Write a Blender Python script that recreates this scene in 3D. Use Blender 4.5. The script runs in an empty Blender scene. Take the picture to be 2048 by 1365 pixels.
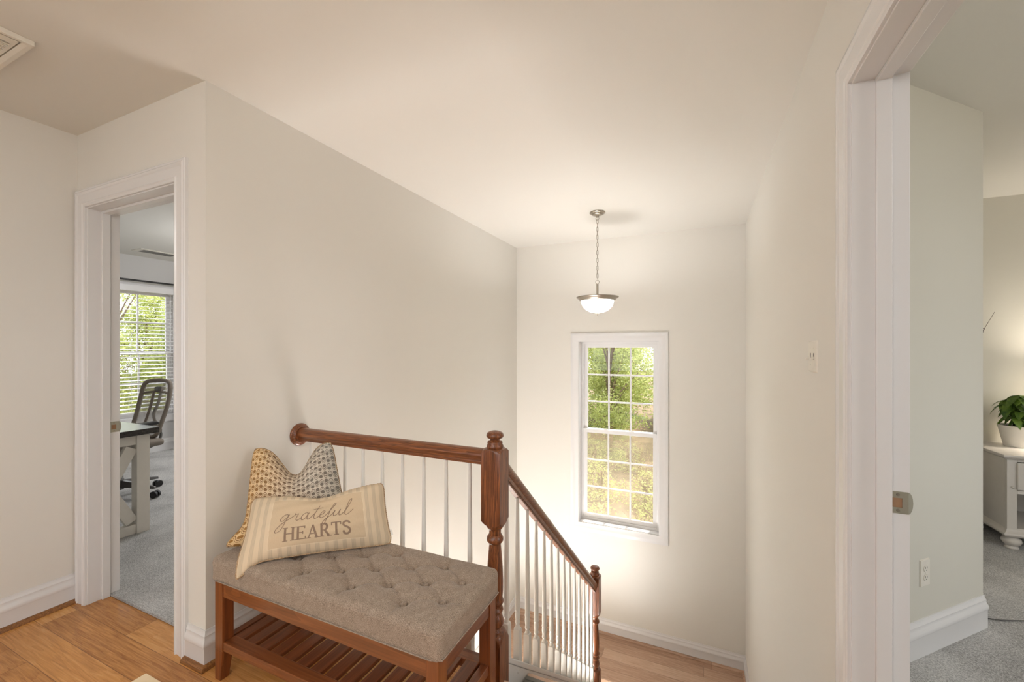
import bpy, bmesh, math, random
from mathutils import Vector, Matrix
random.seed(7)
C = bpy.context.scene.collection
SC = bpy.context.scene
PI = math.pi

# ------------------------------------------------------------------ camera, world, sun, lamps, exposure
cam_d = bpy.data.cameras.new('camera'); cam = bpy.data.objects.new('camera', cam_d); C.objects.link(cam)
cam_d.sensor_width = 36.0; cam_d.lens = 36.0*833/2048
cam_d.shift_y = 12.0/2048
cam.location = (0, 0, 1.33)
cam.rotation_euler = (PI/2, 0, math.radians(24.29))
cam_d.clip_start = 0.02; cam_d.clip_end = 300
SC.camera = cam
W = bpy.data.worlds.new('sky'); SC.world = W; W.use_nodes = True
bg = W.node_tree.nodes['Background']; bg.inputs[0].default_value = (0.90, 0.95, 1.0, 1); bg.inputs[1].default_value = 3.3
def lamp(name, kind, loc, energy, color=(1, 1, 1), rot=(0, 0, 0), **kw):
    l = bpy.data.lights.new(name, kind); l.energy = energy; l.color = color
    for k, v in kw.items(): setattr(l, k, v)
    o = bpy.data.objects.new(name, l); C.objects.link(o); o.location = loc; o.rotation_euler = rot
    return o
lamp('sun', 'SUN', (0, 0, 20), 7.0, (1.0, 0.95, 0.86), (math.radians(30), 0, math.radians(160)), angle=math.radians(1.0))
lamp('pendant_bulb', 'POINT', (-0.77, 3.416, 1.685), 21, (0.99, 0.99, 1.0), shadow_soft_size=0.06)
lamp('hall_fill', 'POINT', (-0.5, -0.85, 2.22), 34, (1.0, 0.98, 0.97), shadow_soft_size=0.15)  # added fill behind the camera, brightens the hall
lamp('bedside_bulb', 'POINT', (2.34, 4.02, 1.05), 26, (1.0, 0.90, 0.76), shadow_soft_size=0.08)
lamp('bedroom_fill', 'POINT', (2.1, 0.9, 2.22), 25, (1.0, 0.99, 0.97), shadow_soft_size=0.15)  # added fill, brightens the bedroom from out of view
lamp('office_fill', 'POINT', (-4.2, 3.0, 2.22), 44, (0.98, 0.98, 1.0), shadow_soft_size=0.15)  # added fill, brightens the office from out of view
lamp('foyer_fill', 'POINT', (-1.33, 2.22, -2.25), 255, (0.94, 0.97, 1.0), shadow_soft_size=0.45)  # added fill below the stairs, lights stairwell walls and ceiling from underneath
SC.view_settings.view_transform = 'Standard'; SC.view_settings.look = 'None'
SC.view_settings.gamma = 1; SC.view_settings.use_curve_mapping = False
SC.view_settings.exposure = 0.04

# ------------------------------------------------------------------ materials
def srgb(r, g, b):
    f = lambda c: ((c/255+0.055)/1.055)**2.4 if c/255 > 0.04045 else c/255/12.92
    return (f(r), f(g), f(b), 1)
class G:
    """small node-graph helper"""
    def __init__(s, name, rough=0.5, metal=0.0):
        s.m = bpy.data.materials.new(name); s.m.use_nodes = True
        s.nt = s.m.node_tree; s.n = s.nt.nodes; s.b = s.n['Principled BSDF']
        s.b.inputs['Roughness'].default_value = rough; s.b.inputs['Metallic'].default_value = metal
    def new(s, t, **kw):
        n = s.n.new(t)
        for k, v in kw.items(): setattr(n, k, v)
        return n
    def put(s, sock, v):
        if isinstance(v, bpy.types.NodeSocket): s.nt.links.new(v, sock)
        else: sock.default_value = v
    def math(s, op, a, b=0.0, c=0.0):
        n = s.new('ShaderNodeMath', operation=op)
        s.put(n.inputs[0], a); s.put(n.inputs[1], b); s.put(n.inputs[2], c)
        return n.outputs[0]
    def coord(s, kind='Object'):
        return s.new('ShaderNodeTexCoord').outputs[kind]
    def sep(s, v):
        n = s.new('ShaderNodeSeparateXYZ'); s.put(n.inputs[0], v); return n.outputs
    def comb(s, x, y, z=0.0):
        n = s.new('ShaderNodeCombineXYZ'); s.put(n.inputs[0], x); s.put(n.inputs[1], y); s.put(n.inputs[2], z); return n.outputs[0]
    def noise(s, vec, scale, detail=3, rough=0.5, dist=0.0):
        n = s.new('ShaderNodeTexNoise'); s.put(n.inputs['Vector'], vec)
        n.inputs['Scale'].default_value = scale; n.inputs['Detail'].default_value = detail
        n.inputs['Roughness'].default_value = rough; n.inputs['Distortion'].default_value = dist
        return n.outputs['Fac']
    def white(s, vec):
        n = s.new('ShaderNodeTexWhiteNoise'); s.put(n.inputs['Vector'], vec); return n.outputs['Value']
    def scale(s, vec, sc):
        n = s.new('ShaderNodeMapping'); s.put(n.inputs[0], vec); n.inputs['Scale'].default_value = sc; return n.outputs[0]
    def ramp(s, f, stops):
        n = s.new('ShaderNodeValToRGB'); s.put(n.inputs[0], f); r = n.color_ramp
        while len(r.elements) < len(stops): r.elements.new(0.5)
        for e, (p, c) in zip(r.elements, stops): e.position = p; e.color = c
        return n.outputs[0]
    def mix(s, f, a, b):
        n = s.new('ShaderNodeMix', data_type='RGBA'); s.put(n.inputs[0], f); s.put(n.inputs[6], a); s.put(n.inputs[7], b); return n.outputs[2]
    def color(s, c): s.put(s.b.inputs['Base Color'], c); return s
    def bump(s, h, strength=0.2, dist=0.01):
        n = s.new('ShaderNodeBump'); s.put(n.inputs['Height'], h)
        n.inputs['Strength'].default_value = strength; n.inputs['Distance'].default_value = dist
        s.nt.links.new(n.outputs[0], s.b.inputs['Normal']); return s

def paint(name, rgb, rough=0.75, bump=0.06, var=0.02):
    g = G(name, rough); co = g.coord(); c = srgb(*rgb)
    n = g.noise(co, 2.2, 3)
    lo = tuple(x*(1-var) for x in c[:3])+(1,)
    g.color(g.mix(n, lo, c)); g.bump(g.noise(co, 420, 2), bump, 0.001)
    return g.m
def plain(name, rgb, rough=0.5, metal=0.0):
    g = G(name, rough, metal); co = g.coord(); c = srgb(*rgb)
    n = g.noise(co, 30, 2)
    g.color(g.mix(n, tuple(x*0.94 for x in c[:3])+(1,), c)); return g.m
def wood(name, dark, light, axis=2, rough=0.32, fine=1.0, open_grain=True):
    g = G(name, rough); co = g.coord()
    sc = [150*fine, 150*fine, 150*fine]; sc[axis] = 5.0*fine
    v = g.scale(co, sc)
    n1 = g.noise(v, 1.0, 5, 0.6, 0.6)
    sc2 = [16*fine]*3; sc2[axis] = 0.7*fine
    n2 = g.noise(g.scale(co, sc2), 1.3, 3, 0.5, 1.2)
    rings = g.math('FRACT', g.math('MULTIPLY', n2, 7.0))
    f = g.math('ADD', g.math('MULTIPLY', n1, 0.76), g.math('MULTIPLY', rings, 0.20))
    c = g.ramp(f, [(0.28, srgb(*dark)), (0.52, srgb(*[(a+b)/2 for a, b in zip(dark, light)])), (0.75, srgb(*light))])
    if open_grain:  # dark pores of red oak
        sc3 = [520*fine]*3; sc3[axis] = 14*fine
        pore = g.math('GREATER_THAN', g.noise(g.scale(co, sc3), 1.0, 2), 0.56)
        c = g.mix(g.math('MULTIPLY', pore, 0.5), c, srgb(*[v_*0.6 for v_ in dark]))
    g.color(c)
    if open_grain: g.bump(n1, 0.12, 0.002)
    g.b.inputs['Coat Weight'].default_value = 0.25; g.b.inputs['Coat Roughness'].default_value = 0.18
    return g.m
def plank_floor(name, stops, rough=0.3, width=0.127, length=1.15):
    g = G(name, rough); co = g.coord(); x, y, z = g.sep(co)
    row = g.math('FLOOR', g.math('DIVIDE', y, width))
    off = g.math('MULTIPLY', g.white(g.comb(row, 3.7, 0)), 1.0)
    xs = g.math('ADD', g.math('DIVIDE', x, length), off)
    col = g.math('FLOOR', xs)
    rnd = g.white(g.comb(row, col, 1.3))
    gx = g.math('FRACT', xs); gy = g.math('FRACT', g.math('DIVIDE', y, width))
    ex = g.math('MULTIPLY', g.math('MINIMUM', gx, g.math('SUBTRACT', 1.0, gx)), length)
    ey = g.math('MULTIPLY', g.math('MINIMUM', gy, g.math('SUBTRACT', 1.0, gy)), width)
    edge = g.math('MINIMUM', ex, ey)
    seam = g.math('LESS_THAN', edge, 0.0012)
    v = g.comb(g.math('ADD', g.math('MULTIPLY', x, 5.0), g.math('MULTIPLY', rnd, 31.0)), g.math('MULTIPLY', y, 95.0), g.math('MULTIPLY', rnd, 9.0))
    grain = g.noise(v, 1.0, 5, 0.62, 0.8)
    v2 = g.comb(g.math('ADD', g.math('MULTIPLY', x, 1.1), g.math('MULTIPLY', rnd, 17.0)), g.math('MULTIPLY', y, 15.0), rnd)
    rings = g.math('FRACT', g.math('MULTIPLY', g.noise(v2, 1.2, 2, 0.5, 1.0), 9.0))
    f = g.math('ADD', g.math('ADD', g.math('MULTIPLY', grain, 0.62), g.math('MULTIPLY', rings, 0.09)), g.math('MULTIPLY', rnd, 0.30))
    c = g.ramp(f, stops)
    g.color(g.mix(g.math('MULTIPLY', seam, 0.55), c, srgb(50, 28, 14)))
    g.bump(g.math('SUBTRACT', grain, g.math('MULTIPLY', seam, 2.0)), 0.10, 0.002)
    return g.m
def carpet_mat(name, a, b):
    g = G(name, 0.95); co = g.coord()
    n = g.noise(co, 190, 4, 0.75); n2 = g.noise(co, 3.5, 3, 0.5, 0.5)
    f = g.math('ADD', g.math('MULTIPLY', n, 0.85), g.math('MULTIPLY', n2, 0.25))
    g.color(g.ramp(f, [(0.38, srgb(*a)), (0.70, srgb(*b))])); g.bump(n, 0.9, 0.012)
    return g.m

M = {}
M['wall'] = paint('wall_paint', (230, 226, 218))
M['hall_wall'] = M['wall']
M['office_wall'] = paint('office_wall_paint', (206, 204, 202))
M['bed_wall'] = paint('bedroom_wall_paint', (214, 210, 198))
M['ceil'] = paint('ceiling_paint', (230, 227, 220), 0.85, 0.04)
M['trim'] = paint('white_trim_paint', (230, 228, 227), 0.26, 0.0, 0.01)
M['white'] = paint('white_baluster_paint', (236, 234, 228), 0.35, 0.0, 0.01)
M['plastic'] = plain('ivory_plastic', (232, 226, 214), 0.35)
M['dark'] = plain('dark_slot', (40, 38, 36), 0.8)
M['floor'] = plank_floor('hall_oak_planks', [(0.25, srgb(156, 100, 48)), (0.5, srgb(208, 146, 80)), (0.78, srgb(234, 182, 114))], 0.27)
M['landing'] = plank_floor('landing_oak_planks', [(0.25, srgb(150, 116, 92)), (0.5, srgb(192, 156, 130)), (0.78, srgb(216, 186, 162))], 0.3)
M['carpet'] = carpet_mat('grey_carpet', (134, 131, 128), (255, 253, 250))
M['oak_x'] = wood('stained_oak_rail', (92, 48, 26), (182, 112, 62), 0)
M['oak_y'] = wood('stained_oak_slope', (98, 56, 36), (180, 122, 82), 1)
M['oak_z'] = wood('stained_oak_post', (90, 48, 26), (174, 104, 58), 2)
M['shoe'] = wood('oak_shoe_moulding', (120, 74, 34), (178, 122, 66), 0, 0.4)
M['bench_x'] = wood('cherry_bench_x', (112, 60, 28), (158, 92, 50), 0, 0.3, 0.6, False)
M['bench_y'] = wood('cherry_bench_y', (104, 56, 30), (148, 84, 48), 1, 0.3, 0.6, False)
M['bench_z'] = wood('cherry_bench_z', (108, 56, 26), (152, 86, 44), 2, 0.3, 0.6, False)
M['nickel'] = plain('brushed_nickel', (176, 168, 156), 0.32, 1.0)
M['strike'] = plain('strike_metal', (186, 182, 166), 0.45, 0.85)
M['black'] = plain('black_plastic', (30, 28, 28), 0.4)
M['greymetal'] = plain('grey_metal', (120, 118, 116), 0.35, 0.7)
M['chairfab'] = plain('chair_fabric', (138, 128, 118), 0.9)
M['desk_white'] = plain('distressed_white_wood', (236, 230, 220), 0.6)
M['desk_top'] = wood('dark_desk_top', (28, 22, 20), (52, 42, 38), 0, 0.25, 0.6, False)
M['curtain'] = plain('grey_curtain', (128, 118, 112), 0.9)
M['stand'] = plain('nightstand_paint', (214, 208, 200), 0.4)
M['pot'] = plain('white_pot', (236, 230, 220), 0.4)
M['soil'] = plain('soil', (70, 44, 28), 0.9)
M['twig'] = plain('twig_bark', (62, 46, 36), 0.8)
M['register'] = plain('register_grey', (120, 116, 110), 0.5, 0.3)

g = G('bench_tweed', 0.92); co = g.coord()
n = g.noise(co, 460, 3, 0.85); n2 = g.noise(co, 40, 2)
g.color(g.ramp(g.math('ADD', g.math('MULTIPLY', n, 0.9), g.math('MULTIPLY', n2, 0.1)), [(0.36, srgb(104, 88, 74)), (0.5, srgb(156, 138, 121)), (0.64, srgb(200, 182, 164))]))
g.bump(n, 0.10, 0.001); g.b.inputs['Sheen Weight'].default_value = 0.2; M['tweed'] = g.m

# glass: thin pane (transparent with a fresnel reflection)
g = G('window_glass', 0.02); nt = g.nt
out = g.n['Material Output']; tr = g.new('ShaderNodeBsdfTransparent'); gl = g.new('ShaderNodeBsdfGlossy'); gl.inputs['Roughness'].default_value = 0.02
lw_ = g.new('ShaderNodeLayerWeight'); lw_.inputs[0].default_value = 0.5; fac_ = g.math('ADD', 0.02, g.math('MULTIPLY', 0.5, g.math('POWER', lw_.outputs['Facing'], 4.0))); mx = g.new('ShaderNodeMixShader')
nt.links.new(fac_, mx.inputs[0]); nt.links.new(tr.outputs[0], mx.inputs[1]); nt.links.new(gl.outputs[0], mx.inputs[2]); nt.links.new(mx.outputs[0], out.inputs[0])
M['glass'] = g.m
def net(name, rgb, alpha):
    g = G(name, 0.8); nt = g.nt
    tr = g.new('ShaderNodeBsdfTransparent'); d = g.new('ShaderNodeBsdfDiffuse'); d.inputs[0].default_value = srgb(*rgb)
    tl = g.new('ShaderNodeBsdfTranslucent'); tl.inputs[0].default_value = srgb(*rgb); m2 = g.new('ShaderNodeMixShader'); m2.inputs[0].default_value = 0.5
    nt.links.new(d.outputs[0], m2.inputs[1]); nt.links.new(tl.outputs[0], m2.inputs[2])
    mx = g.new('ShaderNodeMixShader'); mx.inputs[0].default_value = alpha
    nt.links.new(tr.outputs[0], mx.inputs[1]); nt.links.new(m2.outputs[0], mx.inputs[2]); nt.links.new(mx.outputs[0], g.n['Material Output'].inputs[0])
    return g.m
M['screen'] = net('insect_screen', (214, 196, 166), 0.30)
M['chairmesh'] = net('chair_mesh', (150, 142, 134), 0.62)
# bowl: alabaster glass lit from inside
g = G('alabaster_glass', 0.35); nt = g.nt
n = g.noise(g.coord(), 14, 3, 0.5, 1.0)
tl = g.new('ShaderNodeBsdfTranslucent'); tl.inputs[0].default_value = (0.9, 0.88, 0.84, 1)
em = g.new('ShaderNodeEmission'); nt.links.new(g.ramp(n, [(0.3, (0.9, 0.84, 0.78, 1)), (0.7, (1, 0.98, 0.95, 1))]), em.inputs[0]); em.inputs[1].default_value = 0.85
g.color((0.9, 0.88, 0.85, 1))
a1 = g.new('ShaderNodeMixShader'); a1.inputs[0].default_value = 0.6
nt.links.new(g.b.outputs[0], a1.inputs[1]); nt.links.new(tl.outputs[0], a1.inputs[2])
a2 = g.new('ShaderNodeAddShader'); nt.links.new(a1.outputs[0], a2.inputs[0]); nt.links.new(em.outputs[0], a2.inputs[1]); nt.links.new(a2.outputs[0], g.n['Material Output'].inputs[0])
M['bowl'] = g.m
# leaf
def leaf_mat(name, c1, c2, trans=0.5, scale=3.0):
    g = G(name, 0.5); nt = g.nt
    n = g.noise(g.coord(), scale, 3, 0.7)
    c = g.ramp(n, [(0.3, srgb(*c1)), (0.7, srgb(*c2))]); g.color(c)
    tl = g.new('ShaderNodeBsdfTranslucent'); nt.links.new(c, tl.inputs[0])
    mx = g.new('ShaderNodeMixShader'); mx.inputs[0].default_value = trans
    nt.links.new(g.b.outputs[0], mx.inputs[1]); nt.links.new(tl.outputs[0], mx.inputs[2]); nt.links.new(mx.outputs[0], g.n['Material Output'].inputs[0])
    return g.m
M['leafA'] = leaf_mat('spring_leaves', (150, 162, 90), (230, 232, 160), 0.6)
M['leafB'] = leaf_mat('deep_leaves', (122, 134, 76), (206, 212, 136), 0.6)
M['leafP'] = leaf_mat('houseplant_leaf', (36, 72, 18), (112, 142, 48), 0.25, 20)
M['bark'] = plain('tree_bark', (132, 112, 94), 0.9)
g = G('leaf_litter_ground', 0.95); co = g.coord()
n = g.noise(co, 2.2, 5, 0.8); n2 = g.noise(co, 0.35, 3)
g.color(g.mix(g.math('GREATER_THAN', n2, 0.56), g.ramp(n, [(0.3, srgb(78, 62, 46)), (0.7, srgb(150, 128, 100))]), g.ramp(n, [(0.3, srgb(62, 72, 34)), (0.7, srgb(128, 136, 72))])))
M['ground'] = g.m

# ------------------------------------------------------------------ mesh helper
class MB:
    def __init__(s): s.v = []; s.f = []; s.uv = {}
    def add(s, vs, fs):
        o = len(s.v); s.v += [tuple(v) for v in vs]; s.f += [tuple(i+o for i in f) for f in fs]; return s
    def box(s, x0, x1, y0, y1, z0, z1):
        return s.add([(x0,y0,z0),(x1,y0,z0),(x1,y1,z0),(x0,y1,z0),(x0,y0,z1),(x1,y0,z1),(x1,y1,z1),(x0,y1,z1)],
                     [(0,3,2,1),(4,5,6,7),(0,1,5,4),(1,2,6,5),(2,3,7,6),(3,0,4,7)])
    def hexa(s, p): # eight points, bottom four then top four
        return s.add(p, [(0,3,2,1),(4,5,6,7),(0,1,5,4),(1,2,6,5),(2,3,7,6),(3,0,4,7)])
    def lathe(s, prof, cx=0, cy=0, cz=0, n=24, cap=True):
        k = len(prof); vs = []
        for i in range(n):
            a = 2*PI*i/n
            for r, z in prof: vs.append((cx+r*math.cos(a), cy+r*math.sin(a), cz+z))
        fs = []
        for i in range(n):
            j = (i+1) % n
            for q in range(k-1): fs.append((i*k+q, j*k+q, j*k+q+1, i*k+q+1))
        if cap:
            fs.append(tuple(i*k for i in range(n))[::-1]); fs.append(tuple(i*k+k-1 for i in range(n)))
        return s.add(vs, fs)
    def tube(s, pts, r, n=8, closed=False):
        pts = [Vector(p) for p in pts]; N = len(pts)
        rs = r if isinstance(r, (list, tuple)) else [r]*N
        t0 = None; vs = []; up = None
        for i, p in enumerate(pts):
            if closed: t = (pts[(i+1) % N]-pts[i-1])
            else: t = pts[min(i+1, N-1)]-pts[max(i-1, 0)]
            t.normalize()
            if up is None:
                up = Vector((0, 0, 1)) if abs(t.z) < 0.9 else Vector((1, 0, 0))
            a = (up-t*up.dot(t)).normalized(); up = a; b = t.cross(a)
            for q in range(n):
                ang = 2*PI*q/n; vs.append(p+(a*math.cos(ang)+b*math.sin(ang))*rs[i])
        fs = []
        for i in range(N if closed else N-1):
            j = (i+1) % N
            for q in range(n): fs.append((i*n+q, i*n+(q+1) % n, j*n+(q+1) % n, j*n+q))
        if not closed:
            fs.append(tuple(range(n))[::-1]); fs.append(tuple((N-1)*n+q for q in range(n)))
        return s.add(vs, fs)
    def prism(s, poly, fn, t0, t1): # 2D polygon swept between t0 and t1; fn(a, b, t) -> point
        n = len(poly); vs = [fn(a, b, t0) for a, b in poly]+[fn(a, b, t1) for a, b in poly]
        fs = [tuple(range(n))[::-1], tuple(range(n, 2*n))]+[(i, (i+1) % n, n+(i+1) % n, n+i) for i in range(n)]
        return s.add(vs, fs)
    def sweep(s, path, prof, fn, side=1, closed=False):
        """path in 2D, prof = [(offset, height)], mitred; fn(a, b, h) -> point"""
        N = len(path); K = len(prof); vs = []
        def nrm(p, q):
            d = Vector((q[0]-p[0], q[1]-p[1])).normalized(); return Vector((-d.y, d.x))*side
        for i in range(N):
            if closed: n1 = nrm(path[i-1], path[i]); n2 = nrm(path[i], path[(i+1) % N])
            else:
                n1 = nrm(path[max(i-1, 0)], path[max(i, 1)]); n2 = nrm(path[min(i, N-2)], path[min(i+1, N-1)])
            m = (n1+n2)/(1+n1.dot(n2))
            for w, h in prof: vs.append(fn(path[i][0]+w*m.x, path[i][1]+w*m.y, h))
        fs = []
        for i in range(N if closed else N-1):
            j = (i+1) % N
            for q in range(K):
                r = (q+1) % K; fs.append((i*K+q, j*K+q, j*K+r, i*K+r))
        if not closed: fs.append(tuple(range(K))); fs.append(tuple((N-1)*K+q for q in range(K))[::-1])
        return s.add(vs, fs)
    def build(s, name, mat, parent=None, smooth=None, bevel=0, loc=None, seg=2):
        me = bpy.data.meshes.new(name); me.from_pydata(s.v, [], s.f)
        bm = bmesh.new(); bm.from_mesh(me); bmesh.ops.recalc_face_normals(bm, faces=bm.faces); bm.to_mesh(me); bm.free()
        me.materials.append(mat)
        o = bpy.data.objects.new(name, me); C.objects.link(o)
        if parent: o.parent = parent
        if loc: o.location = loc
        if bevel:
            b = o.modifiers.new('bevel', 'BEVEL'); b.width = bevel; b.segments = seg; b.limit_method = 'ANGLE'; b.harden_normals = False
        if smooth:
            for p in me.polygons: p.use_smooth = True
            if smooth < 180:
                try: me.set_sharp_from_angle(angle=math.radians(smooth))
                except Exception: pass
        return o
def empty(name, loc=(0, 0, 0), rz=0):
    o = bpy.data.objects.new(name, None); C.objects.link(o); o.location = loc; o.rotation_euler = (0, 0, rz); o.empty_display_size = 0.1; return o
def tag(o, label, cat, group=None, kind=None):
    o['label'] = label; o['category'] = cat
    if group: o['group'] = group
    if kind: o['kind'] = kind
    return o
def struct(o, label=None):
    o['kind'] = 'structure'
    if label: o['label'] = label
    return o
def copy_tree(o, parent=None):
    c = o.copy(); C.objects.link(c); c.parent = parent
    for ch in list(o.children): copy_tree(ch, c)
    return c

# ------------------------------------------------------------------ the setting
XL, XR, YF, YD, XH = -1.874, 0.375, 4.282, 1.055, -2.981   # stair left wall, right wall, far wall, left door wall, hall left wall
ZC, ZL, ZB = 2.44, -1.60, -3.2
struct(MB().box(-6.4, 3.4, -1.95, 4.44, ZC, ZC+0.15).build('ceiling', M['ceil']), 'smooth off-white ceiling over hall, stairs and rooms')
# hall floor with oak planks
struct(MB().box(XH, XR+0.06, -1.8, 1.145, -0.28, 0).box(XL, -0.737, 1.145, 1.545, -0.28, 0).box(-0.737, XR+0.06, 1.145, 1.479, -0.28, 0).build('floor_hall', M['floor']), 'warm brown oak plank hall floor')
struct(MB().box(-6.25, XL-0.05, 1.145, YF, -0.28, 0.012).build('floor_office', M['carpet']), 'grey carpet of the office behind the left doorway')
struct(MB().box(XR+0.06, 3.25, -1.8, YF, -0.28, 0.012).build('floor_bedroom', M['carpet']), 'grey carpet of the bedroom behind the right doorway')
struct(MB().box(XL, XR, 3.25, YF, ZL-0.25, ZL).build('floor_landing', M['landing']), 'pinkish oak plank floor of the stair landing')
struct(MB().box(-3.1, XR+0.2, -2.0, YF, ZB-0.2, ZB).build('floor_foyer', M['floor']), 'plank floor of the storey below')
# walls
struct(MB().box(XL-0.12, XL, YD, YF, ZB, ZC).build('wall_left', M['wall']), 'tall cream wall on the left of the stairwell')
dx0, dx1, dh = -2.875, -2.091, 2.045
T = 0.132
struct(MB().box(XH, dx0-0.02, YD, YD+T, 0, ZC).box(dx1+0.02, XL-0.12, YD, YD+T, 0, ZC).box(dx0-0.02, dx1+0.02, YD, YD+T, dh+0.02, ZC).build('wall_door_left', M['hall_wall']), 'cream wall around the left doorway')
struct(MB().box(XH-0.12, XH, -1.8, YD+T, ZB, ZC).build('wall_hall_left', M['hall_wall']), 'cream wall at the left end of the hall')
bw = (-2.6, -0.4, 0.5, 2.1)   # window behind the camera
struct(MB().box(-3.1, bw[0], -1.95, -1.8, ZB, ZC).box(bw[1], 3.4, -1.95, -1.8, ZB, ZC).box(bw[0], bw[1], -1.95, -1.8, ZB, bw[2]).box(bw[0], bw[1], -1.95, -1.8, bw[3], ZC).build('wall_back', M['hall_wall']))
ry0, ry1 = 0.60, 1.41
struct(MB().box(XR, XR+0.122, ry1+0.02, YF, ZB, ZC).box(XR, XR+0.122, -1.8, ry0-0.02, ZB, ZC).box(XR, XR+0.122, ry0-0.02, ry1+0.02, dh+0.02, ZC).box(XR, XR+0.122, ry0-0.02, ry1+0.02, ZB, -0.28).build('wall_right', M['wall']), 'cream wall on the right with double switch')
wx0, wx1, wz0, wz1 = -1.164, -0.360, -0.505, 1.390
struct(MB().box(XL-0.12, wx0, YF, YF+0.16, ZB, ZC).box(wx1, XR+0.12, YF, YF+0.16, ZB, ZC).box(wx0, wx1, YF, YF+0.16, wz1, ZC).box(wx0, wx1, YF, YF+0.16, ZB, wz0).build('wall_far', M['wall']), 'cream far wall of the stairwell around the tall window')
struct(MB().box(-6.4, -5.4, YF, YF+0.16, ZB, ZC).box(-3.8, XL-0.12, YF, YF+0.16, ZB, ZC).box(-5.4, -3.8, YF, YF+0.16, ZB, 0.5).box(-5.4, -3.8, YF, YF+0.16, 2.05, ZC).build('wall_office_far', M['office_wall']))
struct(MB().box(XR+0.12, 3.4, YF, YF+0.16, ZB, ZC).build('wall_bedroom_far', M['bed_wall']), 'warm lit bedroom wall behind the white nightstand')
struct(MB().box(3.25, 3.4, -1.8, 0.2, ZB, ZC).box(3.25, 3.4, 2.4, YF, ZB, ZC).box(3.25, 3.4, 0.2, 2.4, ZB, 0.5).box(3.25, 3.4, 0.2, 2.4, 2.1, ZC).build('wall_bedroom_right', M['bed_wall']))
oy0, oy1, oz0, oz1 = 2.14, 3.16, 0.46, 2.05
struct(MB().box(-6.4, -6.25, YD, oy0, ZB, ZC).box(-6.4, -6.25, oy1, YF, ZB, ZC).box(-6.4, -6.25, oy0, oy1, oz1, ZC).box(-6.4, -6.25, oy0, oy1, ZB, oz0).build('wall_office_left', M['office_wall']), 'grey office wall around the blinds window')
struct(MB().box(-6.4, XH-0.12, YD, YD+T, 0, ZC).build('wall_office_near', M['office_wall']))
# angled bedroom wall
a0, a1 = Vector((XR+0.122, XR+0.122+1.488)), Vector((1.217, 2.705))
struct(MB().prism([(a0.x, a0.y), (a1.x, a1.y), (a1.x, YF), (a0.x, YF)], lambda a, b, t: (a, b, t), 0.0, ZC).build('wall_bedroom_angled', M['bed_wall']), 'angled bedroom wall with the outlet seen through the right doorway')
# spandrel below the hall edge and storey below
struct(MB().box(XL, XR, 1.34, 1.476, ZB, -0.281).box(XL, XR, 1.40, 1.478, -0.281, -0.03).build('wall_stair_front', M['wall']))
struct(MB().box(XL, XR, 3.30, 3.38, ZB, ZL-0.25).build('wall_under_landing', M['wall']))

# door casings and jambs
CAS = [(0.0, 0.0), (0.0, 0.009), (0.004, 0.011), (0.012, 0.011), (0.0165, 0.0150), (0.0205, 0.0100), (0.0265, 0.0100), (0.060, 0.0135), (0.0605, 0.0115), (0.066, 0.0165), (0.073, 0.0185), (0.0785, 0.0150), (0.086, 0.0155), (0.090, 0.013), (0.090, 0.0)]
CAS_R = [(w, h*0.86) for w, h in CAS]
r_ = 0.005
t = empty('trim_1', ((dx0+dx1)/2, YD, 0)); struct(t, 'white moulded casing and jamb of the left doorway')
def put(o, root): o.parent = root; o.matrix_parent_inverse = Matrix.Translation(root.location).inverted(); return o
put(MB().sweep([(dx0-r_, 0.0), (dx0-r_, dh+r_), (dx1+r_, dh+r_), (dx1+r_, 0.0)], CAS, lambda a, b, h: (a, YD-h, b), 1).build('casing', M['trim'], smooth=35), t)
jp = lambda y0, y1, o: [(dx0, 0.0), (dx0, dh), (dx1, dh), (dx1, 0.0)]
def jamb(path, fn, t0, t1, w0, w1): return MB().sweep(path, [(w0, t0), (w1, t0), (w1, t1), (w0, t1)], fn, 1)
P = [(dx0, 0.0), (dx0, dh), (dx1, dh), (dx1, 0.0)]
put(jamb(P, lambda a, b, h: (a, h, b), YD, YD+T, 0.0, 0.02).build('jamb', M['trim'], bevel=0.001), t)
put(jamb(P, lambda a, b, h: (a, h, b), YD+0.055, YD+0.088, -0.012, 0.0).build('door_stop', M['trim'], bevel=0.0015), t)
t2 = empty('trim_2', (XR, (ry0+ry1)/2, 0)); struct(t2, 'white moulded casing and jamb of the right doorway')
P2 = [(ry1, 0.0), (ry1, dh), (ry0, dh), (ry0, 0.0)]
put(MB().sweep([(ry1+r_, 0.0), (ry1+r_, dh+r_), (ry0-r_, dh+r_), (ry0-r_, 0.0)], CAS_R, lambda a, b, h: (XR-h, a, b), -1).build('casing', M['trim'], smooth=35), t2)
put(MB().sweep(P2, [(0, 0), (0.02, 0), (0.02, 0.122), (0, 0.122)], lambda a, b, h: (XR+h, a, b), -1).build('jamb', M['trim'], bevel=0.001), t2)
put(MB().sweep(P2, [(-0.012, 0.050), (0, 0.050), (0, 0.083), (-0.012, 0.083)], lambda a, b, h: (XR+h, a, b), -1).build('door_stop', M['trim'], bevel=0.0015), t2)

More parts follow.
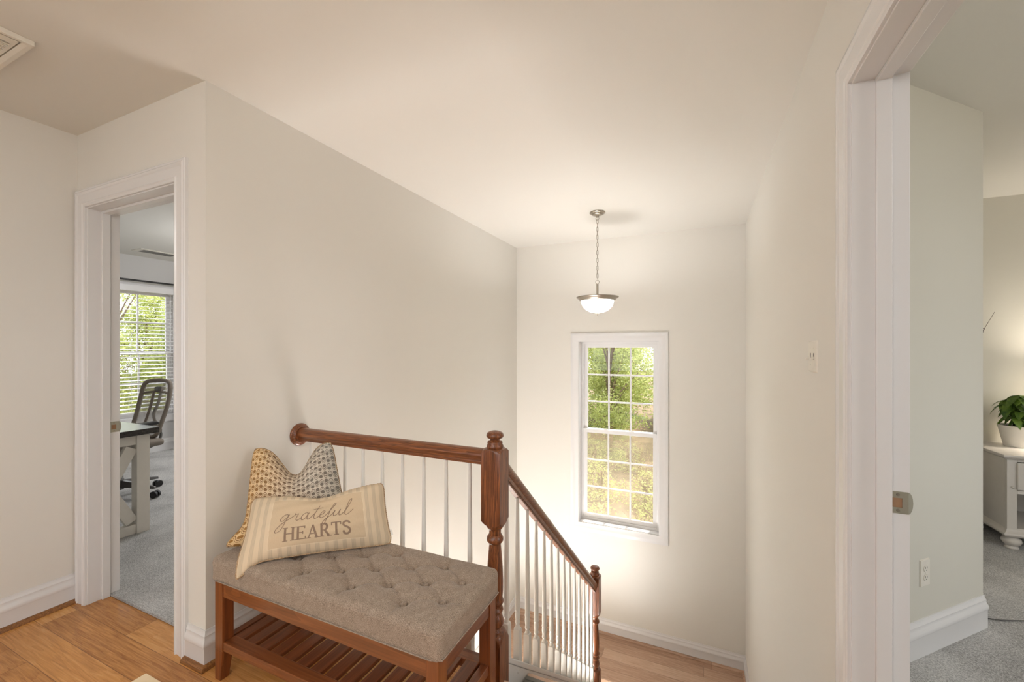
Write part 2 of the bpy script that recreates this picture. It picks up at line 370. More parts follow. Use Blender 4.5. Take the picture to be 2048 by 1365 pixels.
# baseboards and shoe mouldings
BP = [(0, 0), (0.014, 0), (0.014, 0.082), (0.0155, 0.086), (0.0175, 0.092), (0.0165, 0.104), (0.011, 0.114), (0.009, 0.124), (0.010, 0.130), (0.007, 0.136), (0.0045, 0.142), (0.004, 0.150), (0, 0.150)]
SH = [(0.014, 0), (0.033, 0), (0.0325, 0.007), (0.029, 0.013), (0.022, 0.018), (0.014, 0.0195)]
def base(name, path, z, side, shoe=None, sname=None, label=None):
    struct(MB().sweep(path, BP, lambda a, b, h: (a, b, z+h), side).build(name, M['trim'], smooth=30), label)
    if shoe: struct(MB().sweep(path, SH, lambda a, b, h: (a, b, z+h), side).build(sname, shoe, smooth=40), 'oak shoe moulding strip')
base('baseboard_left', [(XH, -1.8), (XH, YD)], 0, -1, M['shoe'], 'trim_3', 'white baseboard of the left hall wall')
base('baseboard_corner', [(dx1+r_+0.091, YD), (XL, YD), (XL, 1.52)], 0, -1, M['shoe'], 'trim_4', 'white baseboard wrapping the corner beside the bench')
base('baseboard_landing', [(XL, 3.25), (XL, YF), (XR, YF), (XR, 3.3)], ZL, -1, M['landing'], 'trim_5', 'white baseboard around the stair landing')
base('baseboard_bedroom', [(a0.x, a0.y), (a1.x, a1.y), (a1.x, YF)], 0.012, -1, label='white baseboard of the angled bedroom wall')
base('baseboard_bedroom_far', [(a1.x, YF), (3.25, YF)], 0.012, -1)
base('baseboard_office', [(-6.25, 1.187), (-6.25, YF), (XL-0.12, YF)], 0.012, -1)

# ------------------------------------------------------------------ windows
def window(name, root_loc, fn, w, z0, z1, cols, rows, cw, label, depth=0.10, screen=True, stool=False):
    """fn(a, d, z): a across 0..w, d depth outwards"""
    root = empty(name, root_loc); struct(root, label)
    add = lambda mb, n, m, **k: put(mb.build(n, m, **k), root)
    rect = [(0, z0), (0, z1), (w, z1), (w, z0)]
    pr = [(0, 0), (0, 0.010), (0.012, 0.0115), (0.05, 0.0125), (0.056, 0.0155), (0.075, 0.0165), (0.09, 0.0135), (0.09, 0)]
    pr = [(a*cw/0.09, b) for a, b in pr]
    add(MB().sweep(rect, pr, lambda a, b, h: fn(a, -h, b), 1, True), 'casing', M['trim'], smooth=35)
    add(MB().sweep(rect, [(-0.006, 0), (0.004, 0), (0.004, 0.16), (-0.006, 0.16)], lambda a, b, h: fn(a, h, b), 1, True), 'jamb', M['trim'])
    add(MB().sweep(rect, [(-0.030, depth), (0, depth), (0, 0.155), (-0.030, 0.155)], lambda a, b, h: fn(a, h, b), 1, True), 'window_frame', M['trim'], bevel=0.002)
    zm = (z0+z1)/2
    i = 0.028
    for nm, s0, s1, d0 in (('lower_sash', z0+i, zm+0.018, depth+0.008), ('upper_sash', zm-0.018, z1-i, depth+0.034)):
        R = [(i, s0), (i, s1), (w-i, s1), (w-i, s0)]
        sw = 0.040
        sash = add(MB().sweep(R, [(-sw, d0), (0, d0), (0, d0+0.026), (-sw, d0+0.026)], lambda a, b, h: fn(a, h, b), 1, True), nm, M['trim'], bevel=0.003)
        mb = MB(); gx0, gx1, gz0, gz1 = i+sw, w-i-sw, s0+sw, s1-sw
        def bar(a0_, a1_, b0_, b1_, e=0.0):
            y0_, y1_ = d0+0.004+e, d0+0.022-e; p = [fn(a0_, y0_, b0_), fn(a1_, y0_, b0_), fn(a1_, y1_, b0_), fn(a0_, y1_, b0_), fn(a0_, y0_, b1_), fn(a1_, y0_, b1_), fn(a1_, y1_, b1_), fn(a0_, y1_, b1_)]
            mb.hexa(p)
        for c in range(1, cols): x = gx0+(gx1-gx0)*c/cols; bar(x-0.008, x+0.008, gz0, gz1)
        for r in range(1, rows): z = gz0+(gz1-gz0)*r/rows; bar(gx0, gx1, z-0.008, z+0.008, 0.0012)
        o = mb.build('muntins', M['trim'], bevel=0.003); o.parent = sash
        pm = MB(); y = d0+0.013
        pm.hexa([fn(gx0-0.01, y-0.002, gz0-0.01), fn(gx1+0.01, y-0.002, gz0-0.01), fn(gx1+0.01, y+0.002, gz0-0.01), fn(gx0-0.01, y+0.002, gz0-0.01),
                 fn(gx0-0.01, y-0.002, gz1+0.01), fn(gx1+0.01, y-0.002, gz1+0.01), fn(gx1+0.01, y+0.002, gz1+0.01), fn(gx0-0.01, y+0.002, gz1+0.01)])
        o = pm.build('pane', M['glass']); o.parent = sash
    # sash locks
    for f in (0.33, 0.67):
        mb = MB(); x = w*f
        mb.hexa([fn(x-0.02, depth+0.002, zm+0.018), fn(x+0.02, depth+0.002, zm+0.018), fn(x+0.02, depth+0.022, zm+0.018), fn(x-0.02, depth+0.022, zm+0.018),
                 fn(x-0.012, depth+0.006, zm+0.028), fn(x+0.012, depth+0.006, zm+0.028), fn(x+0.012, depth+0.018, zm+0.028), fn(x-0.012, depth+0.018, zm+0.028)])
        add(mb, 'sash_lock', M['trim'], bevel=0.002)
    if screen:
        pm = MB(); y = depth+0.062
        pm.add([fn(i, y, z0+i), fn(w-i, y, z0+i), fn(w-i, y, zm), fn(i, y, zm)], [(0, 1, 2, 3)])
        add(pm, 'insect_screen', M['screen'])
    return root
window('window_1', ((wx0+wx1)/2, YF, wz0), lambda a, d, z: (wx0+a, YF+d, z), wx1-wx0, wz0, wz1, 3, 3, 0.082, 'tall white grid window over the stair landing with trees outside', 0.085)
window('window_2', (-6.25, (oy0+oy1)/2, oz0), lambda a, d, z: (-6.25-d, oy0+a, z), oy1-oy0, oz0, oz1, 3, 2, 0.085, 'white office window behind open blinds', 0.06, False)

window('added_window_office', (-4.6, YF, 0.5), lambda a, d, z: (-5.4+a, YF+d, z), 1.6, 0.5, 2.05, 3, 2, 0.085, 'unseen window added to let daylight into the office', 0.06, False)  # out of view, added as a daylight source for the office
window('added_window_bedroom', (3.25, 1.3, 0.5), lambda a, d, z: (3.25+d, 0.2+a, z), 2.2, 0.5, 2.1, 4, 2, 0.085, 'unseen window added to let daylight into the bedroom', 0.06, False)  # out of view, added as a daylight source for the bedroom
window('window_5', (-1.5, -1.8, 0.5), lambda a, d, z: (bw[0]+a, -1.8-d, z), bw[1]-bw[0], bw[2], bw[3], 4, 2, 0.085, 'hall window', 0.06, False)
# blinds in the office
root = empty('window_blind', (-6.21, 2.65, 2.0)); tag(root, 'white horizontal slat blind, slats open, over the office window', 'blind')
put(MB().box(-6.235, -6.165, oy0-0.02, oy1+0.02, 2.00, 2.075).build('valance', M['trim'], bevel=0.004), root)
for k in range(30):
    z = 1.965-k*0.0475
    put(MB().hexa([(-6.228, oy0, z+0.004), (-6.178, oy0, z-0.004), (-6.178, oy1, z-0.004), (-6.228, oy1, z+0.004), (-6.228, oy0, z+0.0065), (-6.178, oy0, z-0.0015), (-6.178, oy1, z-0.0015), (-6.228, oy1, z+0.0065)]).build('slat', M['trim']), root)
mb = MB()
for y in (2.3, 2.66, 3.0):
    for x in (-6.232, -6.174): mb.box(x-0.0008, x+0.0008, y, y+0.002, 0.54, 2.0)
put(mb.build('ladder_cord', M['trim']), root)
put(MB().box(-6.23, -6.175, oy0, oy1, 0.525, 0.545).build('bottom_rail', M['trim'], bevel=0.003), root)
put(MB().tube([(-6.165, 3.09, 2.0), (-6.165, 3.09, 1.45)], 0.004, 8).lathe([(0.0, 0), (0.008, 0.003), (0.009, 0.03), (0.004, 0.04)], -6.165, 3.09, 1.42, 10).build('tilt_wand', M['trim'], smooth=40), root)
# curtain rod and curtain
o = MB().tube([(-6.12, 1.75, 2.125), (-6.12, 3.75, 2.125)], 0.011, 12).lathe([(0.0, -0.03), (0.02, -0.02), (0.025, 0), (0.02, 0.02), (0.0, 0.03)], -6.12, 3.76, 2.125, 12)
root = empty('curtain_rod', (-6.15, 2.75, 2.125)); tag(root, 'thin black curtain rod above the office window', 'curtain rod')
put(o.build('rod', M['black'], smooth=40), root)
for y in (1.9, 3.6): put(MB().tube([(-6.12, y, 2.112), (-6.25, y, 2.112)], 0.008, 8).build('bracket', M['black'], smooth=40), root)
vs = []; fs = []; nx, nz = 70, 12
for i in range(nx+1):
    for j in range(nz+1):
        u = i/nx; y = 3.125+u*0.42; z = 0.04+(2.11-0.04)*j/nz
        vs.append((-6.12+0.028*math.sin(u*2*PI*7)+0.004*math.sin(u*31+z*2), y+0.006*math.sin(z*3+u*9)*(1-j/nz), z))
for i in range(nx):
    for j in range(nz): a = i*(nz+1)+j; fs.append((a, a+nz+1, a+nz+2, a+1))
o = MB().add(vs, fs).build('curtain', M['curtain'], smooth=180); so = o.modifiers.new('thick', 'SOLIDIFY'); so.thickness = 0.003
tag(o, 'grey pleated curtain hanging right of the office window', 'curtain')

# ------------------------------------------------------------------ stairs
RZ, TD, YS = 0.2, 0.2429, 1.55
root = empty('stair_flight', (-0.2, YS, 0)); tag(root, 'upper flight of wooden stair treads with white risers going down to landing', 'stairs')
for k in range(1, 8):
    y0 = YS+(k-1)*TD; z = -RZ*k; yb = 1.499 if k == 1 else y0
    put(MB().box(-0.737, XR-0.018, yb, y0+TD+0.025, z-0.03, z).build('tread', M['landing'], bevel=0.006), root)
    put(MB().box(-0.737, XR-0.018, yb-0.018, yb, z, z+RZ-0.031).build('riser', M['trim']), root)
put(MB().box(-0.737, XR-0.018, YS+7*TD-0.018, YS+7*TD, ZL+0.001, ZL+RZ-0.031).build('riser', M['trim']), root)
put(MB().box(-0.737, XR-0.018, 1.478, 1.506, -0.03, 0.0).build('nosing', M['landing'], bevel=0.006), root)
# closed stringer with cap
SL = -RZ/TD
yN0, yN1 = 1.545, 3.208
zc = lambda y: (y-YS)*SL+0.06
poly = [(yN0, zc(yN0)-0.028), (yN1, zc(yN1)-0.028), (yN1, zc(yN1)-0.42), (yN0, zc(yN0)-0.42)]
put(MB().prism(poly, lambda a, b, t: (t, a, b), -0.773, -0.737).build('stringer', M['trim'], bevel=0.003), root)
poly = [(yN0, zc(yN0)), (yN1, zc(yN1)), (yN1, zc(yN1)-0.028), (yN0, zc(yN0)-0.028)]
put(MB().prism(poly, lambda a, b, t: (t, a, b), -0.776, -0.732).build('stringer_cap', M['trim'], bevel=0.004), root)
pl = put(MB().lathe([(0, 0), (0.0065, 0), (0.006, 0.003), (0.003, 0.005), (0, 0.005)], n=14).build('screw_plug', M['trim'], smooth=40), root); pl.matrix_parent_inverse = Matrix.Identity(4)
pl.location = Vector((-0.737, 1.70, -0.116))-root.location; pl.rotation_euler = (0, PI/2, 0)
# skirt board along right wall
poly = [(YS, 0.14), (3.25, 0.14+1.7*SL), (3.25, ZL+0.15), (3.25, ZL), (YS+0.1, -0.25), (YS, -0.2)]
put(MB().prism([(YS, 0.12), (3.30, 0.12+(3.30-YS)*SL), (3.30, ZL), (1.5, -0.18)], lambda a, b, t: (t, a, b), XR-0.0165, XR-0.0005).build('skirt_board', M['trim']), root)
# soffit below flight
put(MB().prism([(1.56, -0.40), (3.25, -0.40+1.69*SL), (3.25, -0.43+1.69*SL), (1.56, -0.43)], lambda a, b, t: (t, a, b), -0.737, XR-0.018).build('soffit', M['wall']), root)
# lower flight going back down
root = empty('stair_flight', (-1.3, 3.25, ZL)); tag(root, 'lower flight of stairs dropping from the landing along the left wall', 'stairs')
for k in range(1, 8):
    y0 = 3.25-(k-1)*TD; z = ZL-RZ*k
    put(MB().box(XL+0.002, -0.775, y0-TD-0.02, y0, z-0.03, z).build('tread', M['landing'], bevel=0.006), root)
    put(MB().box(XL+0.002, -0.775, y0, y0+0.018, z, z+RZ-0.031).build('riser', M['trim']), root)
# tread mat
mb = MB().box(-0.730, 0.22, 1.57, 1.785, -0.1995, -0.19)
for k in range(11):
    y = 1.58+k*0.017; mb.box(-0.727, 0.217, y+0.01, y+0.019, -0.1905, -0.1865)
tag(mb.build('stair_mat', M['register'], bevel=0.001), 'dark grey ribbed mat on the top stair tread beside the newel post', 'mat')

# balustrade -----------------------------------------------------------------
def newel_prof(base_z):
    return None
def square_block(mb, h, z0, z1, tip0=0.0, tip1=0.0, n=7):
    """square post section whose ends round over into the turning (lamb's-tongue)"""
    ts = []
    if tip0:
        for i in range(n): ts.append((z0+tip0*(i/(n-1)), i/(n-1)))
    else: ts.append((z0, 1.0))
    if tip1:
        for i in range(n): ts.append((z1-tip1*(1-i/(n-1)), 1-i/(n-1)))
    else: ts.append((z1, 1.0))
    # superellipse blend from circle to square
    K = 32; vs = []
    for z, f in ts:
        f = min(1, f)**0.5
        for q in range(K):
            a = 2*PI*q/K; c, s = math.cos(a), math.sin(a)
            m = max(abs(c), abs(s)); rs = h/m; rc = h*0.80
            r = min(rs, rc+(h*1.4143-rc)*f) if f < 1 else rs
            vs.append((c*r, s*r, z))
    R = len(ts); fs = [tuple(range(K))[::-1], tuple((R-1)*K+q for q in range(K))]
    for i in range(R-1):
        for q in range(K): fs.append((i*K+q, i*K+(q+1) % K, (i+1)*K+(q+1) % K, (i+1)*K+q))
    mb.add(vs, fs)
def make_newel(loc, base_bottom, label):
    """local z=0 at the finial top"""
    root = empty('newel_post', loc); tag(root, label, 'newel post')
    h = 0.0415
    mb = MB(); square_block(mb, h, base_bottom, -0.800, 0, 0.040); mb.build('base_block', M['oak_z'], root, smooth=40)
    pr = [(0.034, -0.815), (0.030, -0.80), (0.022, -0.790), (0.022, -0.786), (0.030, -0.782), (0.0345, -0.772), (0.035, -0.758), (0.030, -0.742), (0.024, -0.732), (0.0235, -0.728),
          (0.031, -0.724), (0.034, -0.716), (0.031, -0.708), (0.0245, -0.703), (0.026, -0.697), (0.0335, -0.690), (0.0355, -0.683), (0.032, -0.675), (0.030, -0.668),
          (0.033, -0.64), (0.0335, -0.60), (0.0315, -0.55), (0.0275, -0.50), (0.0245, -0.465), (0.0235, -0.452), (0.029, -0.447), (0.0335, -0.440), (0.034, -0.430), (0.030, -0.421), (0.0245, -0.415),
          (0.024, -0.400), (0.026, -0.392), (0.033, -0.386), (0.036, -0.380), (0.036, -0.372)]
    MB().lathe(pr, n=32).build('turned_shaft', M['oak_z'], root, smooth=40)
    mb = MB(); square_block(mb, h, -0.375, -0.068, 0.020, 0.016); mb.build('upper_block', M['oak_z'], root, smooth=40)
    pr = [(0.030, -0.072), (0.033, -0.066), (0.034, -0.060), (0.031, -0.054), (0.030, -0.052), (0.031, -0.048), (0.0285, -0.041), (0.021, -0.038), (0.019, -0.034), (0.022, -0.031), (0.031, -0.028), (0.035, -0.022), (0.035, -0.016), (0.031, -0.008), (0.022, -0.003), (0.010, 0.0), (0.0, 0.0005)]
    MB().lathe(pr, n=32, cap=False).build('finial', M['oak_z'], root, smooth=50)
    return root
make_newel((-0.752, 1.5, 0.993), -1.13, 'large turned oak newel post beside the bench at the stair top')
make_newel((-0.752, 3.251, -0.390), -1.21, 'oak newel post at the foot of the sloping handrail on landing')

RAILP = [(-0.018, 0.0), (0.018, 0.0), (0.0195, 0.010), (0.0185, 0.014), (0.021, 0.018), (0.0285, 0.028), (0.0295, 0.038), (0.027, 0.047), (0.020, 0.056), (0.010, 0.0605), (0, 0.0615), (-0.010, 0.0605), (-0.020, 0.056), (-0.027, 0.047), (-0.0295, 0.038), (-0.0285, 0.028), (-0.021, 0.018), (-0.0185, 0.014), (-0.0195, 0.010)]
root = empty('handrail', (-1.3, 1.5, 0.855)); tag(root, 'level oak handrail running from wall rosette to the large newel', 'handrail')
put(MB().prism(RAILP, lambda a, b, t: (t, 1.5+a, 0.855+b), XL+0.02, -0.7935).build('rail', M['oak_x'], smooth=40), root)
ro = MB().lathe([(0, 0), (0.056, 0), (0.057, 0.006), (0.054, 0.012), (0.046, 0.0155), (0.043, 0.0165), (0.040, 0.022), (0.0, 0.022)], n=40, cap=False).build('rosette', M['oak_z'], smooth=40)
ro.parent = root; ro.location = Vector((XL, 1.5, 0.882))-root.location; ro.rotation_euler = (0, PI/2, 0)
pg = MB().lathe([(0, 0), (0.006, 0), (0.005, 0.0015), (0, 0.0015)], n=12).build('screw_plug', M['dark'], ro); pg.location = (-0.044+0.014, -0.0, 0.0215)
zr = lambda y: (y-YS)*SL+0.878
root = empty('handrail', (-0.752, 2.4, zr(2.4)-0.03)); tag(root, 'sloping oak handrail descending between the two newel posts', 'handrail')
put(MB().prism([(a, b*1.18) for a, b in RAILP], lambda a, b, t: (-0.752+a, t, zr(t)-0.073+b), 1.54, 3.21).build('rail', M['oak_y'], smooth=40), root)
mb = MB()
put(MB().prism([(-0.014, 0), (0.014, 0), (0.014, 0.014), (-0.014, 0.014)], lambda a, b, t: (-0.752+a, t, zr(t)-0.086+b), 1.54, 3.21).build('fillet', M['oak_y'], bevel=0.002), root)

def make_baluster(L, name='baluster'):
    root = empty(name, (0, 0, 0))
    mb = MB(); square_block(mb, 0.0145, 0, 0.160, 0, 0.010, 5); mb.build('square_base', M['white'], root, smooth=40)
    pr = [(0.0125, 0.156), (0.0105, 0.165), (0.0088, 0.174), (0.0088, 0.178), (0.0118, 0.181), (0.0125, 0.185), (0.0118, 0.189), (0.0100, 0.193), (0.0112, 0.205), (0.0128, 0.218), (0.0120, 0.228), (0.0108, 0.236), (0.0128, 0.239), (0.0135, 0.243), (0.0125, 0.247), (0.0118, 0.252), (0.0118, 0.28), (0.0108, 0.40), (0.0088, 0.60), (0.0068, L)]
    MB().lathe(pr, n=16).build('tapered_shaft', M['white'], root, smooth=45)
    return root
Lv = 0.858; b0 = make_baluster(Lv)
for i in range(9):
    o = b0 if i == 0 else copy_tree(b0)
    o.location = (-0.868-0.1155*i, 1.5, 0)
    names = ['nearest the large newel', 'second left of the large newel', 'third left of the large newel', 'fourth left of the large newel', 'fifth left of the large newel, above striped pillow corner', 'sixth left of the large newel', 'seventh left of the large newel, beside patterned pillow', 'half hidden by the patterned pillow peak', 'closest to the wall rosette']
    tag(o, 'white tapered baluster under level rail, '+names[i], 'baluster', 'balusters under the level handrail')
Ls = 0.878-0.083-0.06; b1 = make_baluster(Ls+0.012)
ords = ['first', 'second', 'third', 'fourth', 'fifth', 'sixth', 'seventh', 'eighth', 'ninth', 'tenth', 'eleventh', 'twelfth', 'thirteenth', 'fourteenth']
for i in range(14):
    o = b1 if i == 0 else copy_tree(b1)
    y = 1.61+0.1178*i; o.location = (-0.752, y, zc(y)-0.012)
    tag(o, 'white turned baluster, '+ords[i]+' down the sloping stair rail', 'baluster', 'balusters down the stair flight')

# ------------------------------------------------------------------ pendant light
PX, PY = -0.77, 3.416
root = empty('pendant_light', (PX, PY, ZC)); tag(root, 'brushed nickel pendant with lit white bowl hanging on a chain above stairs', 'pendant light')
loc = lambda o: setattr(o, 'location', (0, 0, 0)) or o
MB().lathe([(0.0, -0.001), (0.062, -0.001), (0.064, -0.006), (0.060, -0.011), (0.050, -0.014), (0.047, -0.020), (0.034, -0.026), (0.016, -0.030), (0.010, -0.040), (0.006, -0.044), (0, -0.044)], n=36, cap=False).build('canopy', M['nickel'], root, smooth=40)
mb = MB(); z = -0.050; k = 0
zend = 1.865-ZC
circ = lambda cz, r, ax: [((r*math.cos(a), 0, cz+r*math.sin(a)) if ax == 0 else (0, r*math.cos(a), cz+r*math.sin(a))) for a in [2*PI*i/16 for i in range(16)]]
mb.tube(circ(-0.052, 0.014, 0), 0.0020, 6, True)
mb.build('hook_ring', M['nickel'], root, smooth=180)
mb = MB(); z = -0.076
while z > zend+0.02:
    pts = []
    for i in range(16):
        a = 2*PI*i/16; dx = 0.0075*math.cos(a); dz = 0.0085*math.sin(a)+(0.010 if math.sin(a) > 0 else -0.010)
        ang = 0.5+(PI/2 if k % 2 else 0); pts.append((dx*math.cos(ang), dx*math.sin(ang), z+dz))
    mb.tube(pts, 0.0017, 6, True); z -= 0.032; k += 1
mb.tube([(0.004*math.sin(i), 0.004*math.cos(i), -0.05+(zend+0.05)*i/20) for i in range(21)], 0.0012, 5)
mb.build('chain', M['nickel'], root, smooth=180)
MB().tube(circ(zend, 0.015, 0), 0.0022, 6, True).build('loop', M['nickel'], root, smooth=180)
MB().lathe([(0, zend-0.012), (0.006, zend-0.014), (0.009, zend-0.018), (0.009, zend-0.10), (0.012, zend-0.105), (0.012, zend-0.125)], n=16).build('stem', M['nickel'], root, smooth=40)
zr0 = 1.744-ZC
MB().lathe([(0.166, zr0), (0.172, zr0-0.003), (0.170, zr0-0.008), (0.158, zr0-0.016), (0.150, zr0-0.022), (0.146, zr0-0.030), (0.138, zr0-0.034), (0.134, zr0-0.034), (0.134, zr0-0.030), (0.150, zr0-0.012), (0.160, zr0-0.002)], n=56, cap=False).build('metal_rim', M['nickel'], root, smooth=40)
mb = MB()
for a in (0, 2*PI/3, 4*PI/3): mb.tube([(0.010*math.cos(a), 0.010*math.sin(a), zr0-0.0), (0.162*math.cos(a), 0.162*math.sin(a), zr0-0.006)], 0.003, 6)
mb.build('spider', M['nickel'], root)
bp = [(0.131*math.cos(a), zr0-0.030-0.104*math.sin(a)**0.9) for a in [PI/2*i/14 for i in range(14)]]+[(0.004, zr0-0.134)]
MB().lathe(bp, n=56, cap=False).build('glass_bowl', M['bowl'], root, smooth=180)
MB().lathe([(0.0, zr0-0.132), (0.010, zr0-0.134), (0.011, zr0-0.138), (0.006, zr0-0.142), (0.007, zr0-0.148), (0.004, zr0-0.154), (0.0, zr0-0.156)], n=16, cap=False).build('finial', M['nickel'], root, smooth=60)
MB().lathe([(0.0, zr0-0.012), (0.05, zr0-0.012), (0.052, zr0-0.006), (0.014, zr0+0.004), (0.0, zr0+0.005)], n=24).build('light_block_disc', M['nickel'], root)  # added disc above the bulb, softens the hot spot on the ceiling

# unseen ceiling domes added to brighten hall, bedroom and office
for lx, ly, lab in ((-0.5, -0.85, 'unseen frosted dome light added to brighten the hall'), (2.1, 0.9, 'unseen frosted dome light added to brighten the bedroom'), (-4.2, 3.0, 'unseen frosted dome light added to brighten the office')):
  root = empty('ceiling_fill_light', (lx, ly, ZC)); tag(root, lab, 'added ceiling light')
  MB().lathe([(0.0, -0.001), (0.17, -0.001), (0.172, -0.02), (0.16, -0.03), (0, -0.03)], n=40, cap=False).build('base_ring', M['nickel'], root, smooth=40)
  MB().lathe([(0.155*math.cos(a), -0.03-0.09*math.sin(a)) for a in [PI/2*i/12 for i in range(12)]]+[(0.001, -0.12)], n=40, cap=False).build('glass_dome', M['bowl'], root, smooth=180)

# ceiling register (top left)
root = empty('ceiling_vent', (-2.38, 0.49, ZC)); tag(root, 'white slotted vent cover on the ceiling at the upper left', 'vent')
vx1, vy1 = -2.203, 0.667; vx0, vy0 = vx1-0.36, vy1-0.36
R = [(vx0, vy0), (vx0, vy1), (vx1, vy1), (vx1, vy0)]
put(MB().sweep(R, [(0, 0), (0, 0.018), (-0.014, 0.018), (-0.026, 0.012), (-0.026, 0)], lambda a, b, h: (a, b, ZC-h), 1, True).build('frame', M['plastic'], bevel=0.002), root)
mb = MB(); px0, px1, py0, py1 = vx0+0.03, vx1-0.03, vy0+0.03, vy1-0.03
n = 18; sx0, sx1 = px0+0.042, px1-0.045; sy0, sy1 = py0+0.012, py1-0.010
mb.box(px0, sx0, py0, py1, ZC-0.012, ZC-0.002).box(sx1, px1, py0, py1, ZC-0.012, ZC-0.002).box(sx0, sx1, py0, sy0, ZC-0.012, ZC-0.002).box(sx0, sx1, sy1, py1, ZC-0.012, ZC-0.002)
for k in range(n+1):
    x = sx0+(sx1-sx0)*k/n; mb.box(x-0.0038, x+0.0038, sy0, sy1, ZC-0.012, ZC-0.004)
put(mb.build('louver_panel', M['plastic']), root)
put(MB().box(px0, px1, py0, py1, ZC-0.0025, ZC-0.0005).build('backing', M['dark']), root)
# office ceiling register
root = empty('ceiling_vent', (-5.8, 2.8, ZC)); tag(root, 'grey slotted air register on the office ceiling seen through the doorway', 'vent')
R = [(-5.93, 2.55), (-5.93, 2.95), (-5.72, 2.95), (-5.72, 2.55)]
put(MB().sweep(R, [(0, 0), (0, 0.004), (-0.035, 0.010), (-0.035, 0)], lambda a, b, h: (a, b, ZC-h), 1, True).build('frame', M['plastic']), root)
mb = MB()
for k in range(9): x = -5.885+k*0.0165; mb.box(x, x+0.008, 2.585, 2.915, ZC-0.010, ZC-0.003)
put(mb.build('louvers', M['register']), root); put(MB().box(-5.895, -5.755, 2.585, 2.915, ZC-0.002, ZC-0.0005).build('backing', M['dark']), root)

# ------------------------------------------------------------------ switch, outlet, strike plates
root = empty('light_switch', (XR, 1.8175, 1.296)); tag(root, 'ivory two gang toggle light switch on the right wall', 'light switch')
put(MB().hexa([(XR, 1.76, 1.238), (XR, 1.875, 1.238), (XR, 1.875, 1.354), (XR, 1.76, 1.354), (XR-0.006, 1.765, 1.243), (XR-0.006, 1.870, 1.243), (XR-0.006, 1.870, 1.349), (XR-0.006, 1.765, 1.349)]).build('plate', M['plastic'], bevel=0.0012), root)
for y, up in ((1.7945, -1), (1.8405, -1)):
    put(MB().box(XR-0.0066, XR-0.0055, y-0.0055, y+0.0055, 1.284, 1.308).build('toggle_slot', M['register']), root)
    put(MB().hexa([(XR-0.005, y-0.0045, 1.296), (XR-0.005, y+0.0045, 1.296), (XR-0.005, y+0.0045, 1.286), (XR-0.005, y-0.0045, 1.286), (XR-0.021, y-0.0035, 1.290), (XR-0.021, y+0.0035, 1.290), (XR-0.020, y+0.0035, 1.283), (XR-0.020, y-0.0035, 1.283)]).build('toggle', M['plastic'], bevel=0.001), root)
    for z in (1.266, 1.326): put(MB().box(XR-0.0072, XR-0.0058, y-0.0025, y+0.0025, z-0.0025, z+0.0025).build('screw', M['plastic'], bevel=0.001), root)
# outlet on the angled wall
root = empty('wall_outlet', (0.8806, 0.8806+1.488, 0.358), PI/4); tag(root, 'white duplex electrical outlet low on the angled bedroom wall', 'outlet')
fo = lambda x, y, z: (x, y, z)
MB().hexa([(-0.035, 0, -0.058), (0.035, 0, -0.058), (0.035, 0, 0.058), (-0.035, 0, 0.058), (-0.032, -0.006, -0.055), (0.032, -0.006, -0.055), (0.032, -0.006, 0.055), (-0.032, -0.006, 0.055)]).build('plate', M['plastic'], root, bevel=0.001)
for z in (-0.0195, 0.0195):
    poly = [(0.0165*math.cos(a), max(-0.013, min(0.013, 0.0165*math.sin(a)))) for a in [2*PI*i/28 for i in range(28)]]
    rc = MB().prism(poly, lambda a, b, t: (a, t, z+b), -0.0085, -0.005).build('receptacle', M['plastic'], root, bevel=0.0008)
    MB().box(-0.0072, -0.0052, -0.0088, -0.008, z-0.001, z+0.008).box(0.0052, 0.0072, -0.0088, -0.008, z, z+0.007).box(-0.002, 0.002, -0.0088, -0.008, z-0.009, z-0.0055).build('slots', M['dark'], rc)
sc_ = MB().lathe([(0, 0), (0.0025, 0), (0.002, 0.001), (0, 0.001)], n=10).build('screw', M['plastic'], root); sc_.rotation_euler = (PI/2, 0, 0); sc_.location = (0, -0.006, 0)
def strike(loc, rz, label):
    root = empty('strike_plate', loc, rz); tag(root, label, 'strike plate')
    # local: x along jamb depth (towards the room behind), y out of the jamb face, z up
    def ring(x0, x1, z0, z1, hx0, hx1, hz0, hz1):
        m = MB(); y0, y1 = 0.0, 0.0022
        m.box(x0, hx0, y0, y1, z0, z1).box(hx1, x1, y0, y1, z0, z1).box(hx0, hx1, y0, y1, z0, hz0).box(hx0, hx1, y0, y1, hz1, z1); return m
    m = ring(-0.020, 0.018, -0.0285, 0.0285, -0.0145, 0.006, -0.013, 0.012)
    m.build('plate', M['strike'], root)
    n = 9; poly = [(0.018, -0.0285)]+[(0.018+0.011*math.cos(PI/2*(2*i/(n-1)-1)), 0.0285*math.sin(PI/2*(2*i/(n-1)-1))) for i in range(n)]+[(0.018, 0.0285)]
    m = MB(); vs = []
    for x, z in poly: vs.append((x, 0.0022-(x-0.018)*0.35, z))
    for x, z in poly: vs.append((x, 0.0002-(x-0.018)*0.35, z))
    k = len(poly); m.add(vs, [tuple(range(k)), tuple(range(k, 2*k))[::-1]]+[(i, (i+1) % k, k+(i+1) % k, k+i) for i in range(k)])
    m.build('lip', M['strike'], root)
    MB().box(-0.0145, 0.006, -0.0002, 0.0004, -0.013, 0.012).build('latch_hole', M['hole'], root)
    for z in (-0.0205, 0.0205):
        s = MB().lathe([(0, 0), (0.0042, 0), (0.0038, 0.0008), (0, 0.0004)], n=14, cap=False).build('screw', M['nickel'], root); s.rotation_euler = (-PI/2, 0, 0); s.location = (-0.003, 0.0022, z)
M['hole'] = plain('raw_wood', (158, 122, 92), 0.85)
strike((XR+0.100, ry1, 0.923), PI, 'brushed nickel strike plate on the white jamb of the right doorway')
for o in bpy.data.objects:
    if o.name == 'strike_plate': o.scale = (-1, 1, 1)
